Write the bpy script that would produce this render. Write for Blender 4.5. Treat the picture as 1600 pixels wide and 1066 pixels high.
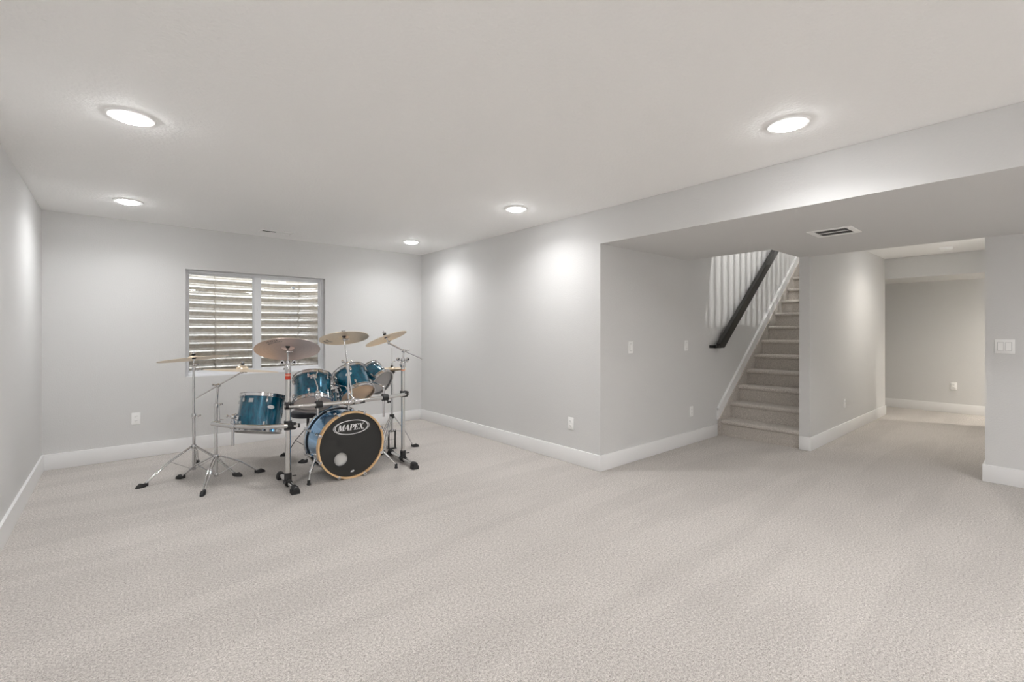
import bpy, bmesh, math, random
from mathutils import Vector, Matrix

random.seed(7)
for o in list(bpy.data.objects):
    bpy.data.objects.remove(o)
SC = bpy.context.scene
COL = SC.collection
V = Vector
PI = math.pi

# ------------------------------------------------------------------ camera, sky, exposure
YAW = math.radians(40.2)
CAM = V((0, 0, 1.28))
cam_data = bpy.data.cameras.new('camera')
cam_data.sensor_width = 36.0
cam_data.lens = 718.0 / 1600.0 * 36.0
cam_data.shift_y = -15.0 / 1600.0
cam_data.clip_start = 0.02
cam = bpy.data.objects.new('camera', cam_data)
COL.objects.link(cam)
cam.location = CAM
cam.rotation_euler = (PI / 2, 0, -YAW)
SC.camera = cam

SC.view_settings.view_transform = 'Standard'
SC.view_settings.look = 'None'
SC.view_settings.gamma = 1.0
SC.view_settings.use_curve_mapping = False
SC.view_settings.exposure = 0.30
SC.cycles.max_bounces = 14
SC.cycles.diffuse_bounces = 10
SC.cycles.glossy_bounces = 6
SC.cycles.transmission_bounces = 8
SC.cycles.transparent_max_bounces = 12
SC.cycles.sample_clamp_indirect = 6.0
SC.cycles.use_denoising = True
SC.cycles.caustics_reflective = False
SC.cycles.caustics_refractive = False

LAMP = 6.2           # watts of each recessed ceiling light
LAMP_COLOR = (0.995, 0.996, 1.0)
world = bpy.data.worlds.new('sky')
SC.world = world
world.use_nodes = True
wn = world.node_tree
for n in list(wn.nodes):
    wn.nodes.remove(n)
wo = wn.nodes.new('ShaderNodeOutputWorld')
wb = wn.nodes.new('ShaderNodeBackground')
ws = wn.nodes.new('ShaderNodeTexSky')
ws.sky_type = 'NISHITA'
ws.sun_disc = False
ws.sun_elevation = math.radians(48)
ws.sun_rotation = math.radians(200)
wb.inputs['Strength'].default_value = 2.1
wh = wn.nodes.new('ShaderNodeHueSaturation')
wh.inputs['Saturation'].default_value = 0.45
wn.links.new(ws.outputs[0], wh.inputs['Color'])
wn.links.new(wh.outputs[0], wb.inputs['Color'])
wn.links.new(wb.outputs[0], wo.inputs['Surface'])

# added unseen lamp upstairs, raking through the balusters onto the stair wall
pl = bpy.data.lights.new('added_upstairs_lamp', 'POINT')
pl.energy = 180
pl.shadow_soft_size = 0.035
pl.color = (1.0, 0.98, 0.95)
plo = bpy.data.objects.new('added_upstairs_lamp', pl)
plo.location = (6.0, 0.60, 4.5)
COL.objects.link(plo)

# ------------------------------------------------------------------ materials
def srgb(r, g, b):
    f = lambda c: (c / 255 / 12.92) if c / 255 <= 0.04045 else ((c / 255 + 0.055) / 1.055) ** 2.4
    return (f(r), f(g), f(b), 1)

def new_mat(name, color, rough=0.5, metal=0.0, coat=0.0, spec=None):
    m = bpy.data.materials.new(name)
    m.use_nodes = True
    b = m.node_tree.nodes['Principled BSDF']
    b.inputs['Base Color'].default_value = color if len(color) == 4 else (*color, 1)
    b.inputs['Roughness'].default_value = rough
    b.inputs['Metallic'].default_value = metal
    if coat:
        b.inputs['Coat Weight'].default_value = coat
        b.inputs['Coat Roughness'].default_value = 0.06
    if spec is not None:
        b.inputs['Specular IOR Level'].default_value = spec
    return m

def node(m, t, **kw):
    n = m.node_tree.nodes.new(t)
    for k, v in kw.items():
        setattr(n, k, v)
    return n

def link(m, a, b):
    m.node_tree.links.new(a, b)

def bsdf(m):
    return m.node_tree.nodes['Principled BSDF']

def coords(m, scale=(1, 1, 1), rot=(0, 0, 0)):
    g = node(m, 'ShaderNodeNewGeometry')
    mp = node(m, 'ShaderNodeMapping')
    mp.inputs['Scale'].default_value = scale
    mp.inputs['Rotation'].default_value = rot
    link(m, g.outputs['Position'], mp.inputs['Vector'])
    return mp.outputs[0]

def noise(m, vec, scale, detail=2.0, rough=0.5):
    n = node(m, 'ShaderNodeTexNoise')
    n.inputs['Scale'].default_value = scale
    n.inputs['Detail'].default_value = detail
    n.inputs['Roughness'].default_value = rough
    link(m, vec, n.inputs['Vector'])
    return n.outputs['Fac']

def ramp(m, fac, stops):
    r = node(m, 'ShaderNodeValToRGB')
    el = r.color_ramp.elements
    while len(el) < len(stops):
        el.new(0.5)
    for e, (p, c) in zip(el, stops):
        e.position = p
        e.color = c
    link(m, fac, r.inputs['Fac'])
    return r.outputs['Color']

def bump(m, height, strength, dist):
    b = node(m, 'ShaderNodeBump')
    b.inputs['Strength'].default_value = strength
    b.inputs['Distance'].default_value = dist
    link(m, height, b.inputs['Height'])
    link(m, b.outputs[0], bsdf(m).inputs['Normal'])

def paint(name, color, scale, strength, dist, rough=0.75):
    m = new_mat(name, color, rough, spec=0.3)
    v = coords(m)
    f = noise(m, v, scale, 3.0, 0.55)
    bump(m, f, strength, dist)
    return m

WALL = paint('wall_paint', (0.67, 0.668, 0.662, 1), 95, 0.35, 0.004)
CEIL = paint('ceiling_paint', (0.95, 0.948, 0.942, 1), 60, 0.5, 0.006)
TRIM = new_mat('white_trim_paint', (0.84, 0.84, 0.84, 1), 0.35)
VINYL = new_mat('white_vinyl', (0.82, 0.83, 0.85, 1), 0.3)
PLATE = new_mat('white_plastic', (0.93, 0.93, 0.92, 1), 0.3)
SLOT = new_mat('slot_grey', (0.25, 0.25, 0.25, 1), 0.6)
DARK = new_mat('duct_dark', (0.02, 0.02, 0.02, 1), 0.8)
ENAMEL = new_mat('white_enamel', (0.93, 0.93, 0.92, 1), 0.4)

def carpet(name, c_dark, c_mid, c_light, nap=True):
    m = new_mat(name, c_mid, 0.95, spec=0.1)
    v = coords(m)
    f1 = noise(m, v, 200, 2.0, 0.7)
    f2 = noise(m, v, 85, 3.0, 0.6)
    mx = node(m, 'ShaderNodeMath', operation='MULTIPLY_ADD')
    link(m, f1, mx.inputs[0]); mx.inputs[1].default_value = 0.62
    h = node(m, 'ShaderNodeMath', operation='MULTIPLY')
    link(m, f2, h.inputs[0]); h.inputs[1].default_value = 0.38
    link(m, h.outputs[0], mx.inputs[2])
    col = ramp(m, mx.outputs[0], [(0.36, c_dark), (0.5, c_mid), (0.64, c_light)])
    if nap:
        # swathes of pile brushed one way or the other by the vacuum cleaner, their reflection difference put into colour
        v2 = coords(m, (0.13, 1.0, 1.0), (0, 0, math.radians(3)))
        n1 = noise(m, v2, 3.6, 1.0, 0.4)
        n2 = noise(m, v, 1.3, 3.0, 0.5)
        r1 = ramp(m, n1, [(0.45, (0.95, 0.95, 0.95, 1)), (0.52, (1.01, 1.01, 1.01, 1))])
        r2 = ramp(m, n2, [(0.35, (0.96, 0.96, 0.96, 1)), (0.65, (1.02, 1.02, 1.02, 1))])
        a = node(m, 'ShaderNodeMix', data_type='RGBA', blend_type='MULTIPLY')
        a.inputs[0].default_value = 1.0
        link(m, r1, a.inputs[6]); link(m, r2, a.inputs[7])
        b = node(m, 'ShaderNodeMix', data_type='RGBA', blend_type='MULTIPLY')
        b.inputs[0].default_value = 1.0
        link(m, col, b.inputs[6]); link(m, a.outputs[2], b.inputs[7])
        col = b.outputs[2]
    link(m, col, bsdf(m).inputs['Base Color'])
    bsdf(m).inputs['Sheen Weight'].default_value = 0.15
    bump(m, mx.outputs[0], 0.55, 0.012)
    return m

CARPET = carpet('floor_carpet', (0.275, 0.252, 0.231, 1), (0.55, 0.513, 0.481, 1), (0.80, 0.759, 0.72, 1))
STAIRC = carpet('stair_carpet', (0.34, 0.31, 0.28, 1), (0.55, 0.51, 0.468, 1), (0.70, 0.66, 0.61, 1), nap=False)

CHROME = new_mat('chrome', (0.66, 0.66, 0.67, 1), 0.10, 1.0)
SATIN = new_mat('satin_chrome', (0.68, 0.68, 0.67, 1), 0.15, 1.0)
BLACKP = new_mat('black_plastic', (0.018, 0.018, 0.019, 1), 0.45)
RUBBER = new_mat('black_rubber', (0.022, 0.022, 0.023, 1), 0.65)
BLACKM = new_mat('black_metal', (0.012, 0.012, 0.012, 1), 0.35)
VINYLB = new_mat('black_vinyl', (0.02, 0.022, 0.03, 1), 0.4)
RED = new_mat('red_tape', srgb(196, 62, 40), 0.5)
ORANGE = new_mat('pale_orange_tape', srgb(226, 160, 130), 0.5)
WHITE = new_mat('white_print', (0.82, 0.82, 0.82, 1), 0.5)
INK = new_mat('dark_print', (0.10, 0.085, 0.10, 1), 0.5)
LABEL = new_mat('white_label', (0.75, 0.76, 0.76, 1), 0.5)
COATED = new_mat('coated_drum_head', (0.74, 0.72, 0.68, 1), 0.45)
PILLOW = new_mat('pale_cushion_fabric', (0.78, 0.77, 0.75, 1), 0.9)

def wooden(name, ca, cb):
    m = new_mat(name, ca, 0.35, coat=0.4)
    v = coords(m, (1, 6, 1))
    f = noise(m, v, 9, 4, 0.6)
    link(m, ramp(m, f, [(0.35, ca), (0.65, cb)]), bsdf(m).inputs['Base Color'])
    return m
MAPLE = wooden('maple_hoop', srgb(206, 164, 116), srgb(228, 192, 146))

def lacquer():
    m = new_mat('teal_lacquer', srgb(8, 90, 130), 0.18, 0.35, coat=1.0)
    v = coords(m, (14, 14, 1.2))
    f = noise(m, v, 5, 4, 0.6)
    link(m, ramp(m, f, [(0.3, srgb(0, 66, 92)), (0.7, srgb(0, 112, 142))]), bsdf(m).inputs['Base Color'])
    return m
TEAL = lacquer()

KICKB = new_mat('blue_lacquer_with_reflection', srgb(112, 182, 236), 0.14, 0.85, coat=1.0)  # pale blue base lightened to carry the window's reflection on the shell

def black_head():
    m = new_mat('black_drum_head', (0.022, 0.022, 0.021, 1), 0.42)
    return m
BLACKH = black_head()

def clear_head():
    m = new_mat('clear_drum_head', (0.75, 0.72, 0.70, 1), 0.25)
    t = m.node_tree
    tr = node(m, 'ShaderNodeBsdfTransparent')
    mx = node(m, 'ShaderNodeMixShader')
    mx.inputs[0].default_value = 0.55
    link(m, tr.outputs[0], mx.inputs[1])
    link(m, bsdf(m).outputs[0], mx.inputs[2])
    link(m, mx.outputs[0], t.nodes['Material Output'].inputs['Surface'])
    return m
CLEARH = clear_head()
TANH = new_mat('tan_drum_head', srgb(250, 218, 184), 0.2)
PINKH = new_mat('pale_rosy_drum_head', srgb(246, 234, 228), 0.2)

def bronze(name, ca, cb, rough):
    m = new_mat(name, ca, rough, 0.9)
    tc = node(m, 'ShaderNodeTexCoord')
    ln = node(m, 'ShaderNodeVectorMath', operation='LENGTH')
    link(m, tc.outputs['Object'], ln.inputs[0])
    cmb = node(m, 'ShaderNodeCombineXYZ')
    link(m, ln.outputs['Value'], cmb.inputs[0])
    f = noise(m, cmb.outputs[0], 160, 2, 0.6)
    link(m, ramp(m, f, [(0.35, ca), (0.65, cb)]), bsdf(m).inputs['Base Color'])
    bump(m, f, 0.25, 0.001)
    return m
BRONZE = bronze('cymbal_bronze', srgb(226, 206, 178), srgb(242, 226, 202), 0.34)
BRONZED = bronze('aged_cymbal_bronze', srgb(226, 204, 196), srgb(240, 222, 214), 0.36)

def galvanized():
    m = new_mat('galvanized_steel', (0.8, 0.72, 0.62, 1), 0.30, 0.5)
    v = coords(m)
    f = noise(m, v, 26, 3, 0.6)
    link(m, ramp(m, f, [(0.35, (0.70, 0.61, 0.50, 1)), (0.65, (0.86, 0.78, 0.68, 1))]), bsdf(m).inputs['Base Color'])
    return m
GALV = galvanized()
GRAVEL = new_mat('gravel', (0.30, 0.26, 0.22, 1), 0.9)
bump(GRAVEL, noise(GRAVEL, coords(GRAVEL), 40, 3), 1.0, 0.03)

def pane():
    m = bpy.data.materials.new('window_glass')
    m.use_nodes = True
    t = m.node_tree
    t.nodes.remove(t.nodes['Principled BSDF'])
    tr = node(m, 'ShaderNodeBsdfTransparent')
    tr.inputs[0].default_value = (0.94, 0.95, 0.94, 1)
    gl = node(m, 'ShaderNodeBsdfGlossy')
    gl.inputs['Roughness'].default_value = 0.0
    fr = node(m, 'ShaderNodeFresnel')
    fr.inputs['IOR'].default_value = 1.6
    mx = node(m, 'ShaderNodeMixShader')
    link(m, fr.outputs[0], mx.inputs[0])
    link(m, tr.outputs[0], mx.inputs[1])
    link(m, gl.outputs[0], mx.inputs[2])
    link(m, mx.outputs[0], t.nodes['Material Output'].inputs['Surface'])
    return m
GLASS = pane()

def glow(name, color, strength):
    m = new_mat(name, (0.9, 0.9, 0.9, 1), 0.4)
    b = bsdf(m)
    b.inputs['Emission Color'].default_value = (*color, 1)
    b.inputs['Emission Strength'].default_value = strength
    return m
LENS = glow('lit_lamp_lens', LAMP_COLOR, 72.0)

# ------------------------------------------------------------------ mesh helpers
WORLDLOC = {}

class MB:
    def __init__(self):
        self.bm = bmesh.new()

    def face(self, vs):
        try:
            return self.bm.faces.new(vs)
        except ValueError:
            return None

    def box(self, lo, hi, bev=0.0, M=None):
        b = bmesh.new()
        bmesh.ops.create_cube(b, size=1.0)
        lo, hi = V(lo), V(hi)
        c, s = (lo + hi) / 2, hi - lo
        for v in b.verts:
            v.co = V((v.co.x * s.x, v.co.y * s.y, v.co.z * s.z)) + c
        if bev > 0:
            bmesh.ops.bevel(b, geom=list(b.edges), offset=bev, segments=2, affect='EDGES', profile=0.5)
        if M is not None:
            b.transform(M)
        self.merge(b)
        return self

    def merge(self, b):
        me = bpy.data.meshes.new('tmp')
        b.to_mesh(me)
        b.free()
        self.bm.from_mesh(me)
        bpy.data.meshes.remove(me)

    def lathe(self, prof, M=None, n=32, closed=False, arc=None):
        """prof: (radius, z) pairs swept about local z."""
        bm = self.bm
        rings = []
        for r, z in prof:
            if r < 1e-6:
                co = V((0, 0, z))
                rings.append([bm.verts.new(M @ co if M is not None else co)])
            else:
                ring = []
                for k in range(n):
                    a = 2 * PI * k / n
                    co = V((r * math.cos(a), r * math.sin(a), z))
                    ring.append(bm.verts.new(M @ co if M is not None else co))
                rings.append(ring)
        pairs = list(zip(rings[:-1], rings[1:]))
        if closed:
            pairs.append((rings[-1], rings[0]))
        for a, b in pairs:
            if len(a) == 1 and len(b) == 1:
                continue
            for k in range(n):
                k2 = (k + 1) % n
                if len(a) == 1:
                    self.face([a[0], b[k2], b[k]])
                elif len(b) == 1:
                    self.face([a[k], a[k2], b[0]])
                else:
                    self.face([a[k], a[k2], b[k2], b[k]])
        return self

    def tube(self, p, q, r, r2=None, n=14, cap=True):
        p, q = V(p), V(q)
        L = (q - p).length
        M = frame_z(p, q - p)
        r2 = r if r2 is None else r2
        prof = [(r, 0), (r2, L)]
        if cap:
            prof = [(0, 0)] + prof + [(0, L)]
        return self.lathe(prof, M, n)

    def path(self, pts, r, n=12, flat=None):
        """sweep a round (or flat=(w,h)) section along a polyline."""
        pts = [V(p) for p in pts]
        bm = self.bm
        up = None
        rings = []
        for i, p in enumerate(pts):
            if i == 0:
                t = pts[1] - p
            elif i == len(pts) - 1:
                t = p - pts[i - 1]
            else:
                t = (pts[i + 1] - p).normalized() + (p - pts[i - 1]).normalized()
            t.normalize()
            if up is None:
                up = V((0, 0, 1)) if abs(t.z) < 0.9 else V((0, 1, 0))
            s = t.cross(up).normalized()
            up = s.cross(t).normalized()
            ring = []
            for k in range(n):
                a = 2 * PI * k / n
                ca, sa = math.cos(a), math.sin(a)
                if flat:
                    sq = lambda c: math.copysign(abs(c) ** 0.5, c)
                    d = s * (sq(ca) * flat[0] / 2) + up * (sq(sa) * flat[1] / 2)
                else:
                    d = s * (ca * r) + up * (sa * r)
                ring.append(bm.verts.new(p + d))
            rings.append(ring)
        for a, b in zip(rings[:-1], rings[1:]):
            for k in range(n):
                k2 = (k + 1) % n
                self.face([a[k], a[k2], b[k2], b[k]])
        self.face(list(reversed(rings[0])))
        self.face(rings[-1])
        return self

    def ball(self, c, r, s=(1, 1, 1), M=None):
        b = bmesh.new()
        bmesh.ops.create_uvsphere(b, u_segments=16, v_segments=10, radius=r)
        for v in b.verts:
            v.co = V((v.co.x * s[0], v.co.y * s[1], v.co.z * s[2]))
        if M is not None:
            b.transform(M)
        bmesh.ops.translate(b, verts=list(b.verts), vec=V(c))
        self.merge(b)
        return self

    def prism(self, pts, d):
        """planar polygon (3D points) extruded by vector d."""
        bm = self.bm
        d = V(d)
        a = [bm.verts.new(V(p)) for p in pts]
        b = [bm.verts.new(V(p) + d) for p in pts]
        n = len(pts)
        self.face(a[::-1])
        self.face(b)
        for k in range(n):
            self.face([a[k], a[(k + 1) % n], b[(k + 1) % n], b[k]])
        return self

    def build(self, name, mat, parent=None, smooth=True, angle=35, origin=None):
        bm = self.bm
        bmesh.ops.recalc_face_normals(bm, faces=list(bm.faces))
        off = V((0, 0, 0))
        if parent is not None:
            off = WORLDLOC[parent.name]
        elif origin is not None:
            off = V(origin)
        if off.length > 0:
            bmesh.ops.translate(bm, verts=list(bm.verts), vec=-off)
        me = bpy.data.meshes.new(name)
        bm.to_mesh(me)
        bm.free()
        me.materials.append(mat)
        if smooth:
            me.polygons.foreach_set('use_smooth', [True] * len(me.polygons))
            me.set_sharp_from_angle(angle=math.radians(angle))
        o = bpy.data.objects.new(name, me)
        COL.objects.link(o)
        WORLDLOC[o.name] = off.copy()
        if parent is not None:
            o.parent = parent
        else:
            o.location = off
        return o

def frame_z(p, d):
    """matrix with local z along d, origin p."""
    d = V(d).normalized()
    x = V((0, 0, 1)).cross(d)
    if x.length < 1e-4:
        x = V((1, 0, 0))
    x.normalize()
    y = d.cross(x)
    M = Matrix((x, y, d)).transposed().to_4x4()
    M.translation = V(p)
    return M

def tag(o, label=None, cat=None, group=None, kind=None):
    if label: o['label'] = label
    if cat: o['category'] = cat
    if group: o['group'] = group
    if kind: o['kind'] = kind
    return o

def thing(name, loc, label, cat, group=None):
    o = bpy.data.objects.new(name, None)
    o.empty_display_size = 0.1
    COL.objects.link(o)
    o.location = loc
    WORLDLOC[o.name] = V(loc)
    return tag(o, label, cat, group)

def struct(o, label, cat):
    return tag(o, label, cat, kind='structure')

def copy_thing(root, loc, rz, label):
    c = root.copy()
    COL.objects.link(c)
    c.location = loc
    c.rotation_euler = (0, 0, rz)
    c['label'] = label
    for ch in list(root.children):
        k = ch.copy()
        COL.objects.link(k)
        k.parent = c
        for g in ch.children:
            s = g.copy()
            COL.objects.link(s)
            s.parent = k
    return c

def view_frame(p):
    """level right vector, up vector and the line of sight from the room's middle doorway side to p."""
    v = (V(p) - CAM).normalized()
    r = v.cross(V((0, 0, 1))).normalized()
    u = r.cross(v)
    return r, u, v

def lean_axis(p, lean, away):
    """axis of a drum or cymbal: leaning sideways by `lean` and tipped towards the drummer by `away` (degrees)."""
    r, u, v = view_frame(p)
    a, b = math.radians(lean), math.radians(away)
    e2 = -r * math.sin(a) + u * math.cos(a)
    return (e2 * math.cos(b) + v * math.sin(b)).normalized()

# ------------------------------------------------------------------ room shell
XL, XR, YB, H, HS = -0.575, 3.33, 6.0, 2.396, 2.083
YA, XE = 2.69, 5.62              # alcove wall, outer edge of the soffit
YF = -3.2
T = 0.12

m = MB(); m.box((-0.9, YF - 0.2, -0.1), (10.2, 6.3, 0.0))
struct(m.build('floor', CARPET, smooth=False), 'pale beige cut pile carpet with vacuum marks across the whole basement floor', 'carpet floor')

m = MB()
m.box((-0.9, YF - 0.2, H), (5.5, 6.2, 2.7))
struct(m.build('ceiling', CEIL, smooth=False), 'flat textured off white ceiling of the main basement room', 'ceiling')
m = MB(); m.box((5.5, YF - 0.2, H), (10.2, 1.80, 2.7))
struct(m.build('ceiling_hall', CEIL, smooth=False), 'off white ceiling of the hall beyond the soffit', 'ceiling')
m = MB(); m.box((8.74, 1.80, H), (10.2, 3.2, 2.7))
struct(m.build('ceiling_landing', CEIL, smooth=False), 'ceiling under the upper landing', 'ceiling')

m = MB()
m.box((XR, YF, HS), (4.86, YA, H - 0.001))
m.box((4.86, YF, HS), (XE, 1.80, H - 0.001))
struct(m.build('ceiling_soffit', WALL, smooth=False), 'dropped off white soffit over the open area before the stairs', 'soffit')

# left wall leans very slightly out of square with the rest of the room
m = MB()
m.prism([(XL, YB, 0), (-0.500, YF, 0), (-0.500 - T, YF, 0), (XL - T, YB, 0)], (0, 0, H))
struct(m.build('wall_left', WALL, smooth=False), 'plain off white wall at the left edge', 'wall')

WX0, WX1, WZ0, WZ1 = 0.505, 1.958, 0.79, 1.948
m = MB()
m.box((XL - 0.2, YB, 0), (WX0, YB + 0.22, H))
m.box((WX1, YB, 0), (XR + 0.2, YB + 0.22, H))
m.box((WX0, YB, 0), (WX1, YB + 0.22, WZ0))
m.box((WX0, YB, WZ1), (WX1, YB + 0.22, H))
struct(m.build('wall_back', WALL, smooth=False), 'off white wall behind the drum kit with a wide window', 'wall')

m = MB(); m.box((XR, YA + T, 0), (XR + T, YB, H))
struct(m.build('wall_right', WALL, smooth=False), 'long off white wall right of the drum kit', 'wall')
m = MB(); m.box((XR + T, YA, 0), (10.2, YA + T, 5.2)); m.box((XR, YA, 0), (XR + T, YA + T, H))
struct(m.build('wall_alcove', WALL, smooth=False), 'grey white wall with two switches left of the stairs', 'wall')
m = MB(); m.box((XE - 0.01, 1.70, 0), (8.97, 1.80, 2.7))
struct(m.build('wall_hall', WALL, smooth=False), 'narrow wall end and hall wall right of the stairs', 'wall')
m = MB(); m.box((XE, YF, 0), (XE + T, 0.39, H)); m.box((XE + T, 0.27, 0), (8.97, 0.39, H))
struct(m.build('wall_switch', WALL, smooth=False), 'off white wall with the double switch at the right edge', 'wall')
m = MB(); m.box((9.95, YF, 0), (10.07, 3.2, H))
struct(m.build('wall_far', WALL, smooth=False), 'beige far wall at the end of the hall', 'wall')
m = MB(); m.box((8.97, -2.5, 2.085), (9.95, 3.2, H - 0.001))
struct(m.build('ceiling_header', WALL, smooth=False), 'dropped header across the far end of the hall', 'header')
m = MB()
m.box((8.97, -2.6, 0), (9.95, -2.5, H)); m.box((8.85, -2.5, 0), (8.97, 0.27, H)); m.box((8.97, 3.1, 0), (9.95, 3.2, H)); m.box((8.85, 1.80, 0), (8.97, 3.2, H))
struct(m.build('wall_nook', WALL, smooth=False), 'side walls of the space beyond the hall', 'wall')
m = MB(); m.box((-0.9, YF - 0.2, 0), (10.2, YF, H))
struct(m.build('wall_front', TRIM, smooth=False), 'plain wall behind the viewpoint', 'wall')

# upper storey round the stairwell (only its light reaches the picture)
m = MB()
m.box((3.2, -2.0, 2.7), (3.32, YA, 5.2)); m.box((10.08, -2.0, 2.7), (10.2, YA, 5.2))
m.box((3.2, -2.12, 2.7), (10.2, -2.0, 5.2)); m.box((3.2, -2.12, 5.2), (10.2, YA + T, 5.3))
struct(m.build('wall_upper', WALL, smooth=False), 'upper storey walls above the stairs', 'wall')

# baseboards
BH, BT = 0.145, 0.016
def base(name, segs, label):
    m = MB()
    for lo, hi in segs:
        m.box(lo, hi, 0.004)
    return struct(m.build(name, TRIM, angle=30), label, 'baseboard')
m = MB()
m.prism([(XL, YB, 0.001), (-0.500, YF, 0.001), (-0.500 + BT, YF, 0.001), (XL + BT, YB, 0.001)], (0, 0, BH))
struct(m.build('baseboard_left', TRIM, smooth=False), 'white baseboard along the left wall', 'baseboard')
base('baseboard_back', [((XL + BT, YB - BT, 0), (XR - BT, YB, BH))], 'white baseboard under the window wall')
base('baseboard_right', [((XR - BT, YA - BT, 0), (XR, YB, BH))], 'white baseboard along the long right wall')
base('baseboard_alcove', [((XR, YA - BT, 0), (5.56, YA, BH))], 'white baseboard from the outside corner to the stairs')
base('baseboard_hall', [((XE - 0.01 - BT, 1.70 - BT, 0), (XE - 0.01, 1.80, BH)), ((XE - 0.01, 1.70 - BT, 0), (8.97, 1.70, BH))], 'white baseboard wrapping the wall end beside the stairs')
base('baseboard_switch', [((XE - BT, YF, 0), (XE, 0.39 + BT, BH)), ((XE, 0.39, 0), (8.97, 0.39 + BT, BH))], 'white baseboard below the double switch')
base('baseboard_far', [((9.95 - BT, -2.5, 0), (9.95, 3.1, BH))], 'white baseboard on the far hall wall')

# ------------------------------------------------------------------ window and its well
FY0, FY1 = 6.065, 6.14
win = thing('window_1', (1.23, 6.10, WZ0), 'white vinyl sliding basement window facing a corrugated well', 'window')
win['kind'] = 'structure'
def ring(m, x0, x1, z0, z1, l, r, b, t, y0, y1, bev=0.004):
    m.box((x0, y0, z0), (x0 + l, y1, z1), bev)
    m.box((x1 - r, y0, z0), (x1, y1, z1), bev)
    m.box((x0 + l, y0, z0), (x1 - r, y1, z0 + b), bev)
    m.box((x0 + l, y0, z1 - t), (x1 - r, y1, z1), bev)
m = MB(); ring(m, WX0, WX1, WZ0, WZ1, 0.026, 0.03, 0.045, 0.03, FY0, FY1)
m.build('window_frame', VINYL, win)
m = MB(); ring(m, WX0 + 0.026, 1.21, WZ0 + 0.045, WZ1 - 0.03, 0.014, 0.05, 0.014, 0.014, FY0 + 0.03, FY1 - 0.01, 0.003)
m.build('sash', VINYL, win)
m = MB(); ring(m, 1.17, WX1 - 0.03, WZ0 + 0.045, WZ1 - 0.03, 0.075, 0.032, 0.02, 0.022, FY0 + 0.008, FY0 + 0.03, 0.003)
sash = m.build('sash', VINYL, win)
m = MB(); m.box((1.198, FY0 - 0.004, 1.52), (1.212, FY0 + 0.009, 1.58), 0.002)
m.build('latch', VINYL, sash)
m = MB(); m.box((WX0 + 0.04, FY0 + 0.045, WZ0 + 0.059), (1.16, FY0 + 0.049, WZ1 - 0.044))
m.build('glass_pane', GLASS, win, smooth=False)
m = MB(); m.box((1.245, FY0 + 0.017, WZ0 + 0.065), (WX1 - 0.062, FY0 + 0.021, WZ1 - 0.052))
m.build('glass_pane', GLASS, win, smooth=False)
m = MB(); m.box((WX0 + 0.002, YB + 0.002, WZ0 - 0.001), (WX1 - 0.002, FY0 + 0.01, WZ0 + 0.008), 0.002)
m.build('window_sill', VINYL, win)

well = thing('window_well', (1.23, 6.9, 0.3), 'galvanized corrugated steel well outside the basement window', 'window well')
WC = V((1.23, 6.30, 0))
def well_panel(a0, a1, extra, off):
    bm = bmesh.new()
    A, Bq = 0.93 + off, 0.86 + off
    na, z0, z1 = 26, 0.35, 2.35
    nz = 240
    grid = []
    for i in range(na + 1):
        a = a0 + (a1 - a0) * i / na
        col = []
        for j in range(nz + 1):
            z = z0 + (z1 - z0) * j / nz
            w = 0.020 * math.sin(2 * PI * z / 0.104)
            ca, sa = math.cos(a), math.sin(a)
            ex = 0.72
            cx = math.copysign(abs(ca) ** ex, ca); cy = math.copysign(abs(sa) ** ex, sa)
            nrm = V((ca, sa, 0))
            col.append(bm.verts.new(WC + V((A * cx, Bq * cy, z)) + nrm * w))
        grid.append(col)
    for i in range(na):
        for j in range(nz):
            bm.faces.new([grid[i][j], grid[i + 1][j], grid[i + 1][j + 1], grid[i][j + 1]])
    mb = MB(); mb.bm.free(); mb.bm = bm
    return mb
SEAM_R, SEAM_L = 53, 99
for a0, a1, off in ((-0.02, math.radians(SEAM_R), 0.004), (math.radians(SEAM_R - 4), math.radians(SEAM_L + 4), 0.0), (math.radians(SEAM_L), PI + 0.02, 0.004)):
    o = well_panel(a0, a1, 0, off).build('steel_panel', GALV, well, angle=60)
    sm = o.modifiers.new('thickness', 'SOLIDIFY'); sm.thickness = 0.002
for s in (-1, 1):
    m = MB(); m.box((WC.x + s * 0.955 - 0.03, 6.225, 0.35), (WC.x + s * 0.955 + 0.03, 6.32, 2.35))
    m.build('flange', GALV, well, smooth=False)
m = MB(); m.tube((1.80, 6.88, 1.885), (1.80, 6.84, 1.885), 0.022, 0.018)
m.build('bolt', SATIN, well)
m = MB(); m.box((0.2, 6.22, 0.3), (2.26, 7.25, 0.42))
tag(m.build('gravel', GRAVEL, well, smooth=False), 'brown gravel bed', kind='stuff')
# ground slab round the well and outer wall so daylight comes in only from above
m = MB()
m.box((-1.2, 7.19, 2.15), (3.8, 9.0, 2.25)); m.box((-1.2, 6.22, 2.15), (0.27, 7.19, 2.25)); m.box((2.19, 6.22, 2.15), (3.8, 7.19, 2.25))
struct(m.build('ground', GRAVEL, smooth=False), 'ground round the top of the window well', 'ground')
m = MB(); m.box((-1.2, 6.22, 2.28), (3.8, 6.30, 5.0))
struct(m.build('wall_outer', WALL, smooth=False), 'outside wall of the house above the well', 'wall')

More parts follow.
